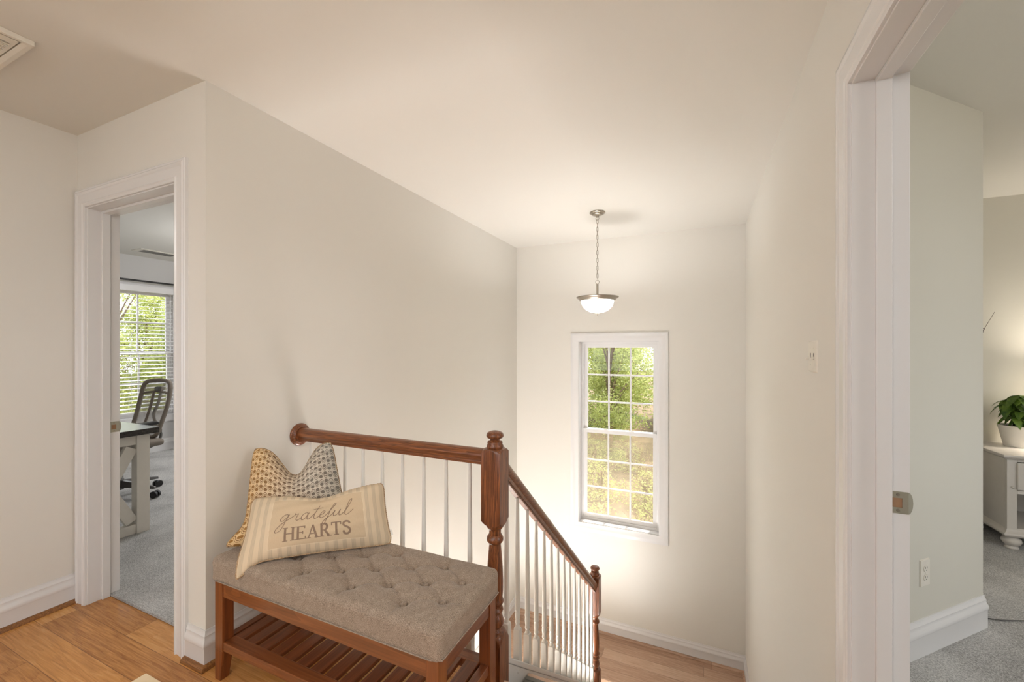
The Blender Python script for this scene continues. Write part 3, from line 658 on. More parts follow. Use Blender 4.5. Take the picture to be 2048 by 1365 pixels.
strike((dx0, YD+0.110, 0.90), PI/2, 'nickel strike plate on the jamb of the left doorway')
for o in bpy.data.objects:
    if o.name.startswith('strike_plate.'): o.scale = (1, -1, 1)

# ------------------------------------------------------------------ bench
bx0, bx1, by0, by1 = -1.772, -0.704, 1.032, 1.410
root = empty('storage_bench', ((bx0+bx1)/2, (by0+by1)/2, 0)); tag(root, 'cherry wood bench with grey button tufted seat and slatted shelf by the railing', 'bench')
lw = 0.046
def leg(x0, x1, y0, y1, sx, sy):
    # straight above the shelf, inner faces taper below it
    m = MB(); m.box(x0, x1, y0, y1, 0.12, 0.40)
    tx = 0.012
    X0, X1 = (x0+tx, x1) if sx > 0 else (x0, x1-tx); Y0, Y1 = (y0+tx, y1) if sy > 0 else (y0, y1-tx)
    m.hexa([(X0, Y0, 0), (X1, Y0, 0), (X1, Y1, 0), (X0, Y1, 0), (x0, y0, 0.12), (x1, y0, 0.12), (x1, y1, 0.12), (x0, y1, 0.12)])
    put(m.build('leg', M['bench_z'], bevel=0.0015), root)
leg(bx0, bx0+lw, by0, by0+lw, -1, -1); leg(bx1-lw, bx1, by0, by0+lw, 1, -1)
leg(bx0, bx0+lw, by1-lw, by1, -1, 1); leg(bx1-lw, bx1, by1-lw, by1, 1, 1)
for y in (by0+0.004, by1-0.026): put(MB().box(bx0+lw, bx1-lw, y, y+0.022, 0.335, 0.400).build('apron', M['bench_x'], bevel=0.0015), root)
for x in (bx0+0.004, bx1-0.026): put(MB().box(x, x+0.022, by0+lw, by1-lw, 0.335, 0.400).build('apron', M['bench_y'], bevel=0.0015), root)
for y in (by0+0.004, by1-0.052): put(MB().box(bx0+lw, bx1-lw, y, y+0.048, 0.120, 0.155).build('shelf_rail', M['bench_x'], bevel=0.002), root)
for x in (bx0+0.006, bx1-0.036): put(MB().box(x, x+0.030, by0+lw, by1-lw, 0.120, 0.155).build('shelf_rail', M['bench_y'], bevel=0.002), root)
ns = 14; sx0, sx1 = bx0+0.036, bx1-0.036
pitch = (sx1-sx0)/ns
for k in range(ns):
    x = sx0+k*pitch+0.010; put(MB().box(x, x+pitch-0.020, by0+0.050, by1-0.050, 0.138, 0.1545).build('slat', M['bench_y'], bevel=0.002), root)
# tufted cushion
btn = []
for k in range(5):
    if k < 4: btn += [(-0.893-0.2285*k, y) for y in (1.108, 1.2305, 1.353)]
    btn += [(-0.779-0.2285*k, y) for y in (1.169, 1.292)]
cx0, cx1, cy0, cy1 = bx0-0.012, bx1+0.012, by0-0.012, by1+0.012
CT = 0.492
def crease(x, y):
    d = 1.0
    for i, (ax, ay) in enumerate(btn):
        for bx_, by_ in btn[i+1:]:
            if abs(abs(ax-bx_)-0.1143) < 0.003 and abs(abs(ay-by_)-0.0612) < 0.003:
                vx, vy = bx_-ax, by_-ay; t_ = max(0, min(1, ((x-ax)*vx+(y-ay)*vy)/(vx*vx+vy*vy)))
                d = min(d, math.hypot(x-ax-t_*vx, y-ay-t_*vy))
    for ax, ay in btn:  # pleats to the edges
        if ay in (1.108,) and y < ay: d = min(d, abs(x-ax)) if ay > y else d
        if ay in (1.353,) and y > ay: d = min(d, abs(x-ax))
        if abs(ax+0.779) < 0.002 and x > ax: d = min(d, abs(y-ay))
        if abs(ax+0.779+0.914) < 0.002 and x < ax: d = min(d, abs(y-ay))
    return d
def ctop(x, y):
    ex = min(x-cx0, cx1-x); ey = min(y-cy0, cy1-y); e = min(ex, ey)
    z = CT
    z += 0.008*(1-math.exp(-e/0.05))
    for ax, ay in btn:
        r2 = (x-ax)**2+(y-ay)**2
        if r2 < 0.02: z -= 0.017*math.exp(-r2/0.00045)+0.010*math.exp(-r2/0.0018)
    d = crease(x, y)
    z -= 0.0065*math.exp(-d/0.0060)*min(1, e/0.03)
    return z
nx, ny = 250, 96
vs = []; idx = {}
rad = 0.022
def prof(s):  # s in 0..1 across the rounded edge
    return rad*(1-math.cos(s*PI/2)), rad*(1-math.sin(s*PI/2))
xs = [cx0+rad*(1-math.cos(PI/2*i/6)) for i in range(6)]+[cx0+rad+(cx1-cx0-2*rad)*i/(nx-1) for i in range(nx)]+[cx1-rad*(1-math.cos(PI/2*(5-i)/6)) for i in range(6)]
ys = [cy0+rad*(1-math.cos(PI/2*i/6)) for i in range(6)]+[cy0+rad+(cy1-cy0-2*rad)*i/(ny-1) for i in range(ny)]+[cy1-rad*(1-math.cos(PI/2*(5-i)/6)) for i in range(6)]
def drop(e):
    if e >= rad: return 0
    q = 1-e/rad; return rad*(1-math.sqrt(max(0, 1-q*q)))
for x in xs:
    for y in ys:
        qx = max(0, 1-min(x-cx0, cx1-x)/rad); qy = max(0, 1-min(y-cy0, cy1-y)/rad)
        q = min(1, math.hypot(qx, qy)); z = ctop(min(max(x, cx0+1e-4), cx1-1e-4), min(max(y, cy0+1e-4), cy1-1e-4))-rad*(1-math.sqrt(1-q*q))
        px_, py_ = x, y
        h = math.hypot(qx, qy)
        if h > 1:  # pull the corner in to a round
            sx_ = rad*(qx-qx/h); sy_ = rad*(qy-qy/h)
            px_ += sx_ if x < (cx0+cx1)/2 else -sx_; py_ += sy_ if y < (cy0+cy1)/2 else -sy_
        vs.append((px_, py_, z))
NX, NY = len(xs), len(ys); fs = []
for i in range(NX-1):
    for j in range(NY-1): a = i*NY+j; fs.append((a, a+NY, a+NY+1, a+1))
rim = [i*NY for i in range(NX)]+[(NX-1)*NY+j for j in range(1, NY)]+[i*NY+NY-1 for i in range(NX-2, -1, -1)]+[j for j in range(NY-2, 0, -1)]
prev = rim
for z, inset in ((0.455, -0.0015), (0.425, -0.0015), (0.406, 0.001), (0.401, 0.004)):
    cur = []
    for k_ in rim:
        x, y, _ = vs[k_]; mx_, my_ = (cx0+cx1)/2, (cy0+cy1)/2
        cur.append(len(vs)); vs.append((x-math.copysign(inset, x-mx_)*(abs(x-mx_) > (cx1-cx0)/2-0.012), y-math.copysign(inset, y-my_)*(abs(y-my_) > (cy1-cy0)/2-0.012), z))
    for q in range(len(rim)): r2 = (q+1) % len(rim); fs.append((prev[q], prev[r2], cur[r2], cur[q]))
    prev = cur
fs.append(tuple(prev))
cush = MB().add(vs, fs).build('seat_cushion', M['tweed'], smooth=180); put(cush, root)
for ax, ay in btn:
    z = CT+0.008-0.0240
    b = MB().lathe([(0.0105, -0.004), (0.0118, 0.0), (0.0108, 0.004), (0.007, 0.0065), (0.0, 0.0072)], ax, ay, z, 16, False).build('tuft_button', M['tweed'], smooth=180)
    b.parent = cush
pts = [(cx0-0.0005, cy0-0.0005), (cx1+0.0005, cy0-0.0005), (cx1+0.0005, cy1+0.0005), (cx0-0.0005, cy1+0.0005)]
pip = []
for i in range(4):
    p, q = pts[i], pts[(i+1) % 4]
    for s in range(1, 30): pip.append((p[0]+(q[0]-p[0])*s/30, p[1]+(q[1]-p[1])*s/30, 0.4045))
b = MB().tube(pip, 0.0022, 6, True).build('piping', M['tweed'], smooth=180); b.parent = cush

# ------------------------------------------------------------------ pillows
class Pillow:
    """bilinear frame through four corners with puffed thickness; u, v in -1..1"""
    def __init__(s, BL, BR, TR, TL, thick, pinch, chop=(0, 0, 0.3), nhint=(0.6, -0.75, 0.3), power=0.5, ears=()):
        s.ears = ears
        s.c = [Vector(p) for p in (BL, BR, TR, TL)]; s.t = thick; s.pinch = pinch; s.chop = chop; s.pw = power
        n = (s.c[1]-s.c[0]).cross(s.c[3]-s.c[0]).normalized()
        if n.dot(Vector(nhint)) < 0: n = -n
        s.n = n
    def plane(s, u, v):
        a, b = (u+1)/2, (v+1)/2; c = s.c
        return c[0]*(1-a)*(1-b)+c[1]*a*(1-b)+c[2]*a*b+c[3]*(1-a)*b
    def pt(s, u, v, side, off=0.0):
        pu, pt_, pb = s.pinch
        uu = u*(1-pu*(1-v*v)**1.0*abs(u)**3)
        k_c = 1-0.045*max(0.0, (abs(u)+abs(v)-1.7)/0.3)**2
        if v > 0: vv = v-pt_*(1-u*u)*v**3
        else: vv = v+pb*(1-u*u)*abs(v)**3
        depth, u0, wd = s.chop
        vdn = depth*math.exp(-((u-u0)/wd)**2)*((v+1)/2)**2.2
        vv -= vdn
        uu *= k_c; vv *= k_c
        w = (max(0.0, 1-abs(u)**3.2))**0.62*(max(0.0, 1-abs(v)**3.2))**0.62
        bul = s.t*w*(1-0.45*(vdn/(depth+1e-6) if depth else 0)*max(0, v)**0.8)
        if side > 0:
            bul += 0.0022*math.sin(9*u+4*v+1)*w+0.0018*math.sin(17*v-7*u)*w
            bul *= 1+0.04*math.sin(5*u*v+2)
        p = s.plane(uu, vv)+s.n*(side*bul+off*(1 if side > 0 else -1))
        for u0_, v0_, vec, wd_ in s.ears: p = p+Vector(vec)*math.exp(-((u-u0_)**2+(v-v0_)**2)/(wd_*wd_))
        return p
    def build(s, root, mats, name_front='front_cover', n=70, m=56):
        vs = []; uv = []; fs = []
        for side in (1, -1):
            o = len(vs)
            for i in range(n+1):
                for j in range(m+1):
                    # cluster towards the edges
                    u = math.sin((i/n-0.5)*PI); v = math.sin((j/m-0.5)*PI)
                    u = 0.5*u+0.5*(2*i/n-1); v = 0.5*v+0.5*(2*j/m-1)
                    vs.append(s.pt(u, v, side)); uv.append(((u+1)/2, (v+1)/2))
            for i in range(n):
                for j in range(m):
                    a = o+i*(m+1)+j; f = (a, a+m+1, a+m+2, a+1); fs.append(f if side > 0 else f[::-1])
        me = bpy.data.meshes.new('pillow_body'); me.from_pydata([tuple(v) for v in vs], [], fs)
        ul = me.uv_layers.new(name='uv')
        for l in me.loops: ul.data[l.index].uv = uv[l.vertex_index]
        bm = bmesh.new(); bm.from_mesh(me); bmesh.ops.remove_doubles(bm, verts=bm.verts, dist=0.0003); bmesh.ops.recalc_face_normals(bm, faces=bm.faces); bm.to_mesh(me); bm.free()
        for p in me.polygons: p.use_smooth = True
        me.materials.append(mats)
        ob = bpy.data.objects.new('cover', me); C.objects.link(ob); put(ob, root)
        return ob
    def rim(s, n=60, twist=False):
        pts = []
        for i in range(n): pts.append(s.pt(-1+2*i/n, -1, 1))
        for i in range(n): pts.append(s.pt(1, -1+2*i/n, 1))
        for i in range(n): pts.append(s.pt(1-2*i/n, 1, 1))
        for i in range(n): pts.append(s.pt(-1, 1-2*i/n, 1))
        return pts

# patterned fabric: rows of waves with dots nested in them
g = G('wave_dot_fabric', 0.85); uvs = g.coord('UV'); u, v, _ = g.sep(uvs)
a = g.math('MULTIPLY', u, 10.0); b = g.math('MULTIPLY', v, 12.5)
wv = g.math('MULTIPLY', g.math('SINE', g.math('MULTIPLY', a, 2*PI)), 0.30)
tt = g.math('FRACT', g.math('ADD', g.math('SUBTRACT', b, wv), 0.0))
band = lambda lo, hi: g.math('MULTIPLY', g.math('GREATER_THAN', tt, lo), g.math('LESS_THAN', tt, hi))
lines = g.math('MAXIMUM', band(0.0, 0.11), band(0.80, 0.87))
def discs(ca, cb, r0):
    fa = g.math('SUBTRACT', g.math('FRACT', g.math('ADD', a, ca)), 0.5); fb = g.math('SUBTRACT', g.math('FRACT', g.math('ADD', b, cb)), 0.5)
    return g.math('SQRT', g.math('ADD', g.math('POWER', g.math('ABSOLUTE', fa), 2.0), g.math('POWER', g.math('ABSOLUTE', g.math('MULTIPLY', fb, 0.92)), 2.0)))
d1 = discs(0.25, 0.75, 0); d2 = discs(0.75, 0.35, 0)
dm = g.math('MINIMUM', d1, d2)
dot = g.math('LESS_THAN', dm, 0.195); halo = g.math('LESS_THAN', dm, 0.25)
nz = g.noise(g.comb(g.math('MULTIPLY', u, 2.3), g.math('MULTIPLY', v, 1.6)), 1.4, 2)
hue = g.math('ADD', g.math('MULTIPLY', u, 0.8), g.math('MULTIPLY', nz, 0.35))
dotc = g.ramp(hue, [(0.18, srgb(164, 118, 58)), (0.42, srgb(126, 98, 72)), (0.62, srgb(116, 96, 80)), (0.95, srgb(128, 124, 116))])
basec = g.ramp(hue, [(0.18, srgb(232, 200, 148)), (0.45, srgb(216, 196, 168)), (0.95, srgb(206, 200, 188))])
linec = g.ramp(hue, [(0.18, srgb(150, 108, 62)), (0.6, srgb(114, 92, 76)), (0.95, srgb(120, 112, 102))])
c = g.mix(lines, basec, linec); c = g.mix(halo, c, basec); c = g.mix(dot, c, dotc)
g.color(c); g.bump(g.noise(g.scale(uvs, (260, 300, 1)), 1.0, 2), 0.25, 0.002); M['wave'] = g.m
g = G('wave_piping', 0.9); n = g.noise(g.coord(), 160, 2)
g.color(g.ramp(n, [(0.4, srgb(120, 92, 66)), (0.6, srgb(196, 166, 124))])); M['wavepipe'] = g.m

root = empty('throw_pillow', (-1.63, 1.26, 0.49)); tag(root, 'square tan pillow with wavy dot pattern and dented top leaning in the bench corner', 'pillow')
P1 = Pillow((-1.722, 1.112, 0.503), (-1.40, 1.37, 0.503), (-1.566, 1.425, 0.892), (-1.822, 1.225, 0.880), 0.074, (0.00, 0.06, 0.07), (0.62, 0.02, 0.42), ears=[(-1, -1, (-0.050, -0.045, 0.0), 0.30)])
P1.build(root, M['wave'])
put(MB().tube(P1.rim(), 0.0028, 6, True).build('piping', M['wavepipe'], smooth=180), root)

# lumbar pillow: striped border, plain centre panel
g = G('striped_linen', 0.85); uvs = g.coord('UV'); u, v, _ = g.sep(uvs)
s1 = g.math('FRACT', g.math('MULTIPLY', u, 17.0)); s2 = g.math('FRACT', g.math('MULTIPLY', u, 102.0))
broad = g.math('LESS_THAN', g.math('ABSOLUTE', g.math('SUBTRACT', s1, 0.5)), 0.24)
fine = g.math('MULTIPLY', g.math('GREATER_THAN', s2, 0.55), broad)
cs = g.mix(g.math('MULTIPLY', broad, 0.75), srgb(226, 206, 176), srgb(210, 191, 162)); cs = g.mix(g.math('MULTIPLY', fine, 0.5), cs, srgb(196, 178, 150))
rip = g.math('MULTIPLY', g.math('SUBTRACT', g.noise(uvs, 9, 3), 0.5), 0.02)
inx = g.math('LESS_THAN', g.math('ABSOLUTE', g.math('ADD', g.math('SUBTRACT', u, 0.505), rip)), 0.315)
iny = g.math('LESS_THAN', g.math('ABSOLUTE', g.math('ADD', g.math('SUBTRACT', v, 0.46), rip)), 0.355)
ins = g.math('MULTIPLY', inx, iny)
ix2 = g.math('LESS_THAN', g.math('ABSOLUTE', g.math('ADD', g.math('SUBTRACT', u, 0.505), rip)), 0.320)
iy2 = g.math('LESS_THAN', g.math('ABSOLUTE', g.math('ADD', g.math('SUBTRACT', v, 0.46), rip)), 0.365)
stitch = g.math('SUBTRACT', g.math('MULTIPLY', ix2, iy2), ins)
wn = g.noise(g.scale(uvs, (240, 24, 1)), 1.0, 3)
pc = g.mix(wn, srgb(208, 184, 150), srgb(220, 198, 166))
c = g.mix(ins, cs, pc); c = g.mix(g.math('MULTIPLY', stitch, 0.6), c, srgb(234, 216, 188))
g.color(c); wv2 = g.noise(g.scale(uvs, (420, 220, 1)), 1.0, 2)
g.bump(g.math('ADD', wv2, g.math('MULTIPLY', ins, 2.5)), 0.25, 0.0015); M['linen'] = g.m
g = G('twisted_cord', 0.9); n = g.noise(g.coord(), 300, 2)
g.color(g.ramp(n, [(0.35, srgb(150, 116, 84)), (0.65, srgb(204, 176, 140))])); M['cord'] = g.m
M['ink'] = plain('taupe_print', (152, 128, 108), 0.9)
root = empty('throw_pillow', (-1.4, 1.2, 0.49)); tag(root, 'cream striped lumbar pillow printed with the words grateful hearts on bench', 'pillow')
P2_ = Pillow((-1.600, 1.004, 0.503), (-1.178, 1.392, 0.500), (-1.250, 1.418, 0.744), (-1.705, 1.140, 0.700), 0.074, (0.035, 0.13, 0.06), (0.18, 0.05, 0.36), ears=[(-1, -1, (0.0, -0.012, -0.052), 0.17)])
P2_.build(root, M['linen'])
cord = P2_.rim(90); mb = MB()
tw = []
for i, p in enumerate(cord):
    tw.append(p)
mb.tube(tw, [0.0030+0.0009*math.sin(i*2.1) for i in range(len(tw))], 6, True)
put(mb.build('cord_trim', M['cord'], smooth=180), root)
# tag on the right edge
p = P2_.pt(1, -0.55, 1); d = Vector((0.55, 0.5, 0)).normalized()
q = P2_.pt(1, -0.72, 1)
put(MB().hexa([p, p+d*0.012, p+d*0.012+P2_.n*0.001, p+P2_.n*0.001, q, q+d*0.012, q+d*0.012+P2_.n*0.001, q+P2_.n*0.001]).build('care_tag', M['white'], smooth=None), root)
# lettering: strokes drawn in the pillow's own coordinates (pixel sketch -> u, v)
def ribbon(mb, pts, wd):
    n = len(pts); A = []; B = []
    for i, (x, y) in enumerate(pts):
        x0, y0 = pts[max(i-1, 0)]; x1, y1 = pts[min(i+1, n-1)]
        dx, dy = x1-x0, y1-y0; L = math.hypot(dx, dy) or 1
        w = wd(i/(n-1)) if callable(wd) else wd
        A.append((x-dy/L*w/2, y+dx/L*w/2)); B.append((x+dy/L*w/2, y-dx/L*w/2))
    f = lambda p: P2_.pt(p[0], p[1]*1.0, 1, 0.0012)
    mb.add([f(p) for p in A]+[f(p) for p in B], [(i, i+1, n+i+1, n+i) for i in range(n-1)])
ASP = 0.285/0.566   # pillow height / width in metres
class Pen:  # letters in em units, x right, y up; mapped to (u, v)
    def __init__(s, u0, v0, size, slant=0.0): s.u0, s.v0, s.s, s.sl = u0, v0, size, slant
    def map(s, x, y): X = x+y*s.sl; return (s.u0+X*s.s*2/0.566, s.v0+y*s.s*2/0.285)
def catmull(P, n=9):
    out = []; P = [P[0]]+list(P)+[P[-1]]
    for i in range(1, len(P)-2):
        for k in range(n):
            t = k/n; p0, p1, p2, p3 = P[i-1], P[i], P[i+1], P[i+2]
            out.append(tuple(0.5*((2*p1[j])+(-p0[j]+p2[j])*t+(2*p0[j]-5*p1[j]+4*p2[j]-p3[j])*t*t+(-p0[j]+3*p1[j]-3*p2[j]+p3[j])*t**3) for j in (0, 1)))
    out.append(tuple(P[-2])); return out
def metric_ribbon(mb, pen, pts, w):
    """pts in em; ribbon width w in em, built in em space then mapped"""
    n = len(pts); A = []; B = []
    for i, (x, y) in enumerate(pts):
        x0, y0 = pts[max(i-1, 0)]; x1, y1 = pts[min(i+1, n-1)]
        dx, dy = x1-x0, y1-y0; L = math.hypot(dx, dy) or 1
        A.append(pen.map(x-dy/L*w/2, y+dx/L*w/2)); B.append(pen.map(x+dy/L*w/2, y-dx/L*w/2))
    f = lambda p: P2_.pt(p[0], p[1], 1, 0.0010)
    mb.add([f(p) for p in A]+[f(p) for p in B], [(i, i+1, n+i+1, n+i) for i in range(n-1)])
def line(a, b, n=5): return [(a[0]+(b[0]-a[0])*i/n, a[1]+(b[1]-a[1])*i/n) for i in range(n+1)]
def arc(cx, cy, rx, ry, a0_, a1_, n=14): return [(cx+rx*math.cos(math.radians(a0_+(a1_-a0_)*i/n)), cy+ry*math.sin(math.radians(a0_+(a1_-a0_)*i/n))) for i in range(n+1)]
TK, TN, SR = 0.15, 0.07, 0.06
def serif(mb, pen, ox, x, y, w=0.34): metric_ribbon(mb, pen, [(ox+a, b) for a, b in line((x-w/2, y), (x+w/2, y))], SR)
GL = {
 'H': (0.86, [('k', line((0.17, 0), (0.17, 1))), ('k', line((0.69, 0), (0.69, 1))), ('t', line((0.17, 0.51), (0.69, 0.51)))], [(0.17, 0.03), (0.17, 0.97), (0.69, 0.03), (0.69, 0.97)]),
 'E': (0.72, [('k', line((0.17, 0), (0.17, 1))), ('t', line((0.10, 0.97), (0.62, 0.97))), ('t', line((0.10, 0.03), (0.66, 0.03))), ('t', line((0.17, 0.51), (0.50, 0.51))), ('t', line((0.62, 1.0), (0.62, 0.80))), ('t', line((0.66, 0), (0.66, 0.22))), ('t', line((0.49, 0.62), (0.49, 0.40)))], [(0.17, 0.03), (0.17, 0.97)]),
 'A': (0.86, [('t', line((0.14, 0), (0.43, 1))), ('k', line((0.43, 1), (0.72, 0))), ('t', line((0.24, 0.34), (0.62, 0.34)))], [(0.13, 0.03), (0.73, 0.03)]),
 'R': (0.80, [('k', line((0.17, 0), (0.17, 1))), ('t', line((0.10, 0.97), (0.36, 0.97))), ('k', arc(0.36, 0.735, 0.20, 0.235, 88, -88)), ('t', line((0.17, 0.50), (0.36, 0.50))), ('k', line((0.38, 0.50), (0.68, 0.0)))], [(0.17, 0.03), (0.70, 0.03)]),
 'T': (0.78, [('k', line((0.39, 0), (0.39, 1))), ('t', line((0.07, 0.97), (0.71, 0.97))), ('t', line((0.07, 1.0), (0.07, 0.76))), ('t', line((0.71, 1.0), (0.71, 0.76)))], [(0.39, 0.03)]),
 'S': (0.66, [('k', catmull([(0.55, 0.78), (0.50, 0.92), (0.33, 0.98), (0.15, 0.90), (0.12, 0.72), (0.24, 0.58), (0.42, 0.47), (0.55, 0.33), (0.53, 0.14), (0.36, 0.02), (0.17, 0.07), (0.10, 0.24)], 5)), ('t', line((0.56, 0.96), (0.56, 0.76))), ('t', line((0.10, 0.04), (0.10, 0.26)))], []),
}
mb = MB(); pen = Pen(-0.44, -0.665, 0.054)
ox = 0.0
for ch in 'HEARTS':
    adv, strokes, serifs = GL[ch]
    for kind, pts in strokes: metric_ribbon(mb, pen, [(ox+x, y) for x, y in pts], TK if kind == 'k' else TN)
    for x, y in serifs: serif(mb, pen, ox, x, y)
    ox += adv
put(mb.build('printed_word', M['ink']), root)
mb = MB(); pen = Pen(-0.505, -0.10, 0.050, 0.30)
scr = [ # one x-height = 1
 [(0.95, 0.80), (0.70, 1.0), (0.30, 0.85), (0.10, 0.40), (0.30, 0.05), (0.65, 0.20), (0.92, 0.70), (1.0, 0.95), (0.92, 0.30), (0.80, -0.60), (0.55, -1.20), (0.15, -1.35), (-0.05, -1.05), (0.20, -0.60), (0.75, -0.10), (1.35, 0.35), (1.80, 0.80)],
 [(1.80, 0.80), (1.75, 1.05), (1.85, 0.85), (2.20, 0.95), (2.15, 0.40), (2.20, 0.10), (2.45, 0.05), (2.85, 0.40)],
 [(3.55, 0.80), (3.30, 1.0), (2.95, 0.80), (2.80, 0.35), (3.0, 0.03), (3.35, 0.25), (3.62, 0.95), (3.55, 0.30), (3.75, 0.03), (4.10, 0.30), (4.45, 0.80), (4.62, 1.60), (4.70, 2.05), (4.55, 1.20), (4.45, 0.40), (4.60, 0.05), (4.95, 0.15), (5.25, 0.45)],
 [(4.05, 1.42), (4.60, 1.50), (5.25, 1.62)],
 [(5.25, 0.45), (5.60, 0.60), (5.75, 0.88), (5.55, 1.0), (5.28, 0.70), (5.25, 0.25), (5.50, 0.02), (5.90, 0.22), (6.35, 0.85), (6.75, 1.60), (6.85, 2.10), (6.65, 2.05), (6.45, 1.20), (6.35, 0.20), (6.25, -0.70), (6.05, -1.15), (5.90, -0.80), (6.20, -0.20), (6.75, 0.25), (7.10, 0.90)],
 [(7.10, 0.90), (7.02, 0.35), (7.20, 0.05), (7.55, 0.30), (7.80, 0.95), (7.76, 0.35), (7.95, 0.05), (8.25, 0.30), (8.75, 1.10), (9.05, 1.90), (9.0, 2.35), (8.78, 2.10), (8.62, 1.20), (8.58, 0.35), (8.80, 0.03), (9.20, 0.25), (9.62, 0.75)],
]
for st in scr: metric_ribbon(mb, pen, catmull([(x*0.575, y*0.62) for x, y in st], 9), 0.062)
put(mb.build('printed_script', M['ink']), root)

# ------------------------------------------------------------------ cream mat on the hall floor (corner in frame)
o = MB().box(-2.04, -0.95, 0.30, 0.926, 0.0005, 0.012).build('floor_mat', plain('cream_mat', (244, 220, 180), 0.85), bevel=0.002)
tag(o, 'cream mat on the hall floor, one corner at the bottom edge', 'mat')

# ------------------------------------------------------------------ office desk and chair
root = empty('desk', (-3.9, 1.42, 0.012)); tag(root, 'farmhouse desk with black top and white X braced end frame in office', 'desk')
gz = 0.012
tx0, tx1, ty0, ty1 = -5.05, -3.57, 1.20, 1.70
put(MB().box(tx0, tx1, ty0, ty1, 0.712, 0.752).build('tabletop', M['desk_top'], bevel=0.003), root)
lx1 = -3.62; lw2 = 0.075
for x in (lx1-lw2, tx0+0.065):
    for y in (ty0+0.01, ty1-0.055-lw2+0.02):
        put(MB().box(x, x+lw2, y, y+lw2, gz, 0.712).build('leg', M['desk_white'], bevel=0.002), root)
for x in (lx1-lw2, tx0+0.065):
    ya, yb = ty0+0.01+lw2, ty1-0.035-lw2
    put(MB().box(x+0.012, x+lw2-0.012, ya, yb, gz+0.0, gz+0.065).build('bottom_rail', M['desk_white'], bevel=0.002), root)
    put(MB().box(x+0.012, x+lw2-0.012, ya, yb, 0.64, 0.712).build('top_rail', M['desk_white'], bevel=0.002), root)
    def brace(p, q, w=0.036):
        d = Vector((0, q[0]-p[0], q[1]-p[1])).normalized(); nrm = Vector((0, -d.z, d.y))*w
        P_ = [Vector((0, p[0], p[1]))-nrm, Vector((0, p[0], p[1]))+nrm, Vector((0, q[0], q[1]))+nrm, Vector((0, q[0], q[1]))-nrm]
        m = MB(); x0_, x1_ = x+0.018, x+lw2-0.018
        m.hexa([(x0_, a.y, a.z) for a in P_]+[(x1_, a.y, a.z) for a in P_]); put(m.build('cross_brace', M['desk_white'], bevel=0.002), root)
    brace((ya+0.02, gz+0.085), (yb-0.02, 0.62)); brace((ya+0.02, 0.62), (yb-0.02, gz+0.085))
put(MB().box(tx0+0.14, lx1-lw2, ty1-0.10, ty1-0.07, 0.64, 0.712).build('long_rail', M['desk_white'], bevel=0.002), root)

root = empty('office_chair', (-4.62, 1.90, gz), math.radians(6)); tag(root, 'grey mesh back swivel chair with five star base behind the desk', 'chair')
base_o = MB().lathe([(0.0, 0.075), (0.035, 0.075), (0.042, 0.10), (0.036, 0.16), (0.028, 0.18), (0.0, 0.18)], n=20, cap=False).build('base', M['greymetal'], root, smooth=40)
for k in range(5):
    a = math.radians(20+72*k); c_, s_ = math.cos(a), math.sin(a)
    m = MB(); ring = []
    for r, w, z0_, z1_ in ((0.03, 0.026, 0.095, 0.155), (0.17, 0.022, 0.09, 0.13), (0.31, 0.015, 0.078, 0.098)):
        for sx_, z_ in ((-w, z0_), (w, z0_), (w*0.7, z1_), (-w*0.7, z1_)): ring.append((c_*r-s_*sx_, s_*r+c_*sx_, z_))
    m.add(ring, [(3, 2, 1, 0), (8, 9, 10, 11)]+[(i*4+q, i*4+(q+1) % 4, (i+1)*4+(q+1) % 4, (i+1)*4+q) for i in range(2) for q in range(4)])
    ob = m.build('base_arm', M['greymetal'], root, bevel=0.004)
    cm = MB()
    for off in (-0.016, 0.016):
        pts = [(c_*0.31-s_*(off-0.010), s_*0.31+c_*(off-0.010), 0.031), (c_*0.31-s_*(off+0.010), s_*0.31+c_*(off+0.010), 0.031)]
        cm.tube(pts, 0.030, 16)
    cm.build('caster', M['black'], root, smooth=40)
MB().lathe([(0.0, 0.18), (0.028, 0.18), (0.028, 0.27), (0.018, 0.275), (0.018, 0.38), (0.0, 0.38)], n=18, cap=False).build('gas_lift', M['black'], root, smooth=40)
MB().box(-0.11, 0.11, -0.12, 0.13, 0.375, 0.42).build('seat_mechanism', M['black'], root, bevel=0.012)
m = MB(); m.box(-0.245, 0.245, -0.25, 0.22, 0.435, 0.495); sb = m.build('seat', M['chairfab'], root, bevel=0.03, seg=4)
MB().tube([(0.12, 0.30*0.2, 0.37), (0.16, 0.02, 0.36)], 0.012, 8).build('lever', M['black'], root, smooth=40)
# back: frame outline in (x, z), leaning back
def bk(x, z):  # back surface
    return (x, 0.20+(z-0.52)*0.22+0.10*(x/0.24)**2*-0.35+0.03*math.sin((z-0.5)*5), z)
outl = [(x_*0.86, z_) for x_, z_ in [(-0.20, 0.53), (-0.215, 0.64), (-0.225, 0.78), (-0.222, 0.90), (-0.205, 0.965), (-0.15, 0.995), (0, 1.005), (0.15, 0.995), (0.205, 0.965), (0.222, 0.90), (0.225, 0.78), (0.215, 0.64), (0.20, 0.53), (0.12, 0.50), (0, 0.495), (-0.12, 0.50)]]
cl = catmull(outl+[outl[0]], 5)
MB().tube([bk(x, z) for x, z in cl[:-1]], 0.018, 8, True).build('back_frame', M['chairfab'], root, smooth=180)
vs = []; fs = []; n = 16
for i in range(n+1):
    z = 0.50+0.50*i/n
    hw = 0.20+0.025*math.sin(PI*min(1, (z-0.5)/0.55)) if z < 0.93 else 0.215*math.sqrt(max(0.02, 1-((z-0.93)/0.076)**2.2 if z < 1.005 else 0.02))
    for j in range(n+1): vs.append(bk((-hw+2*hw*j/n)*0.86, z))
for i in range(n):
    for j in range(n): a_ = i*(n+1)+j; fs.append((a_, a_+1, a_+n+2, a_+n+1))
MB().add(vs, fs).build('back_mesh', M['chairmesh'], root, smooth=180)
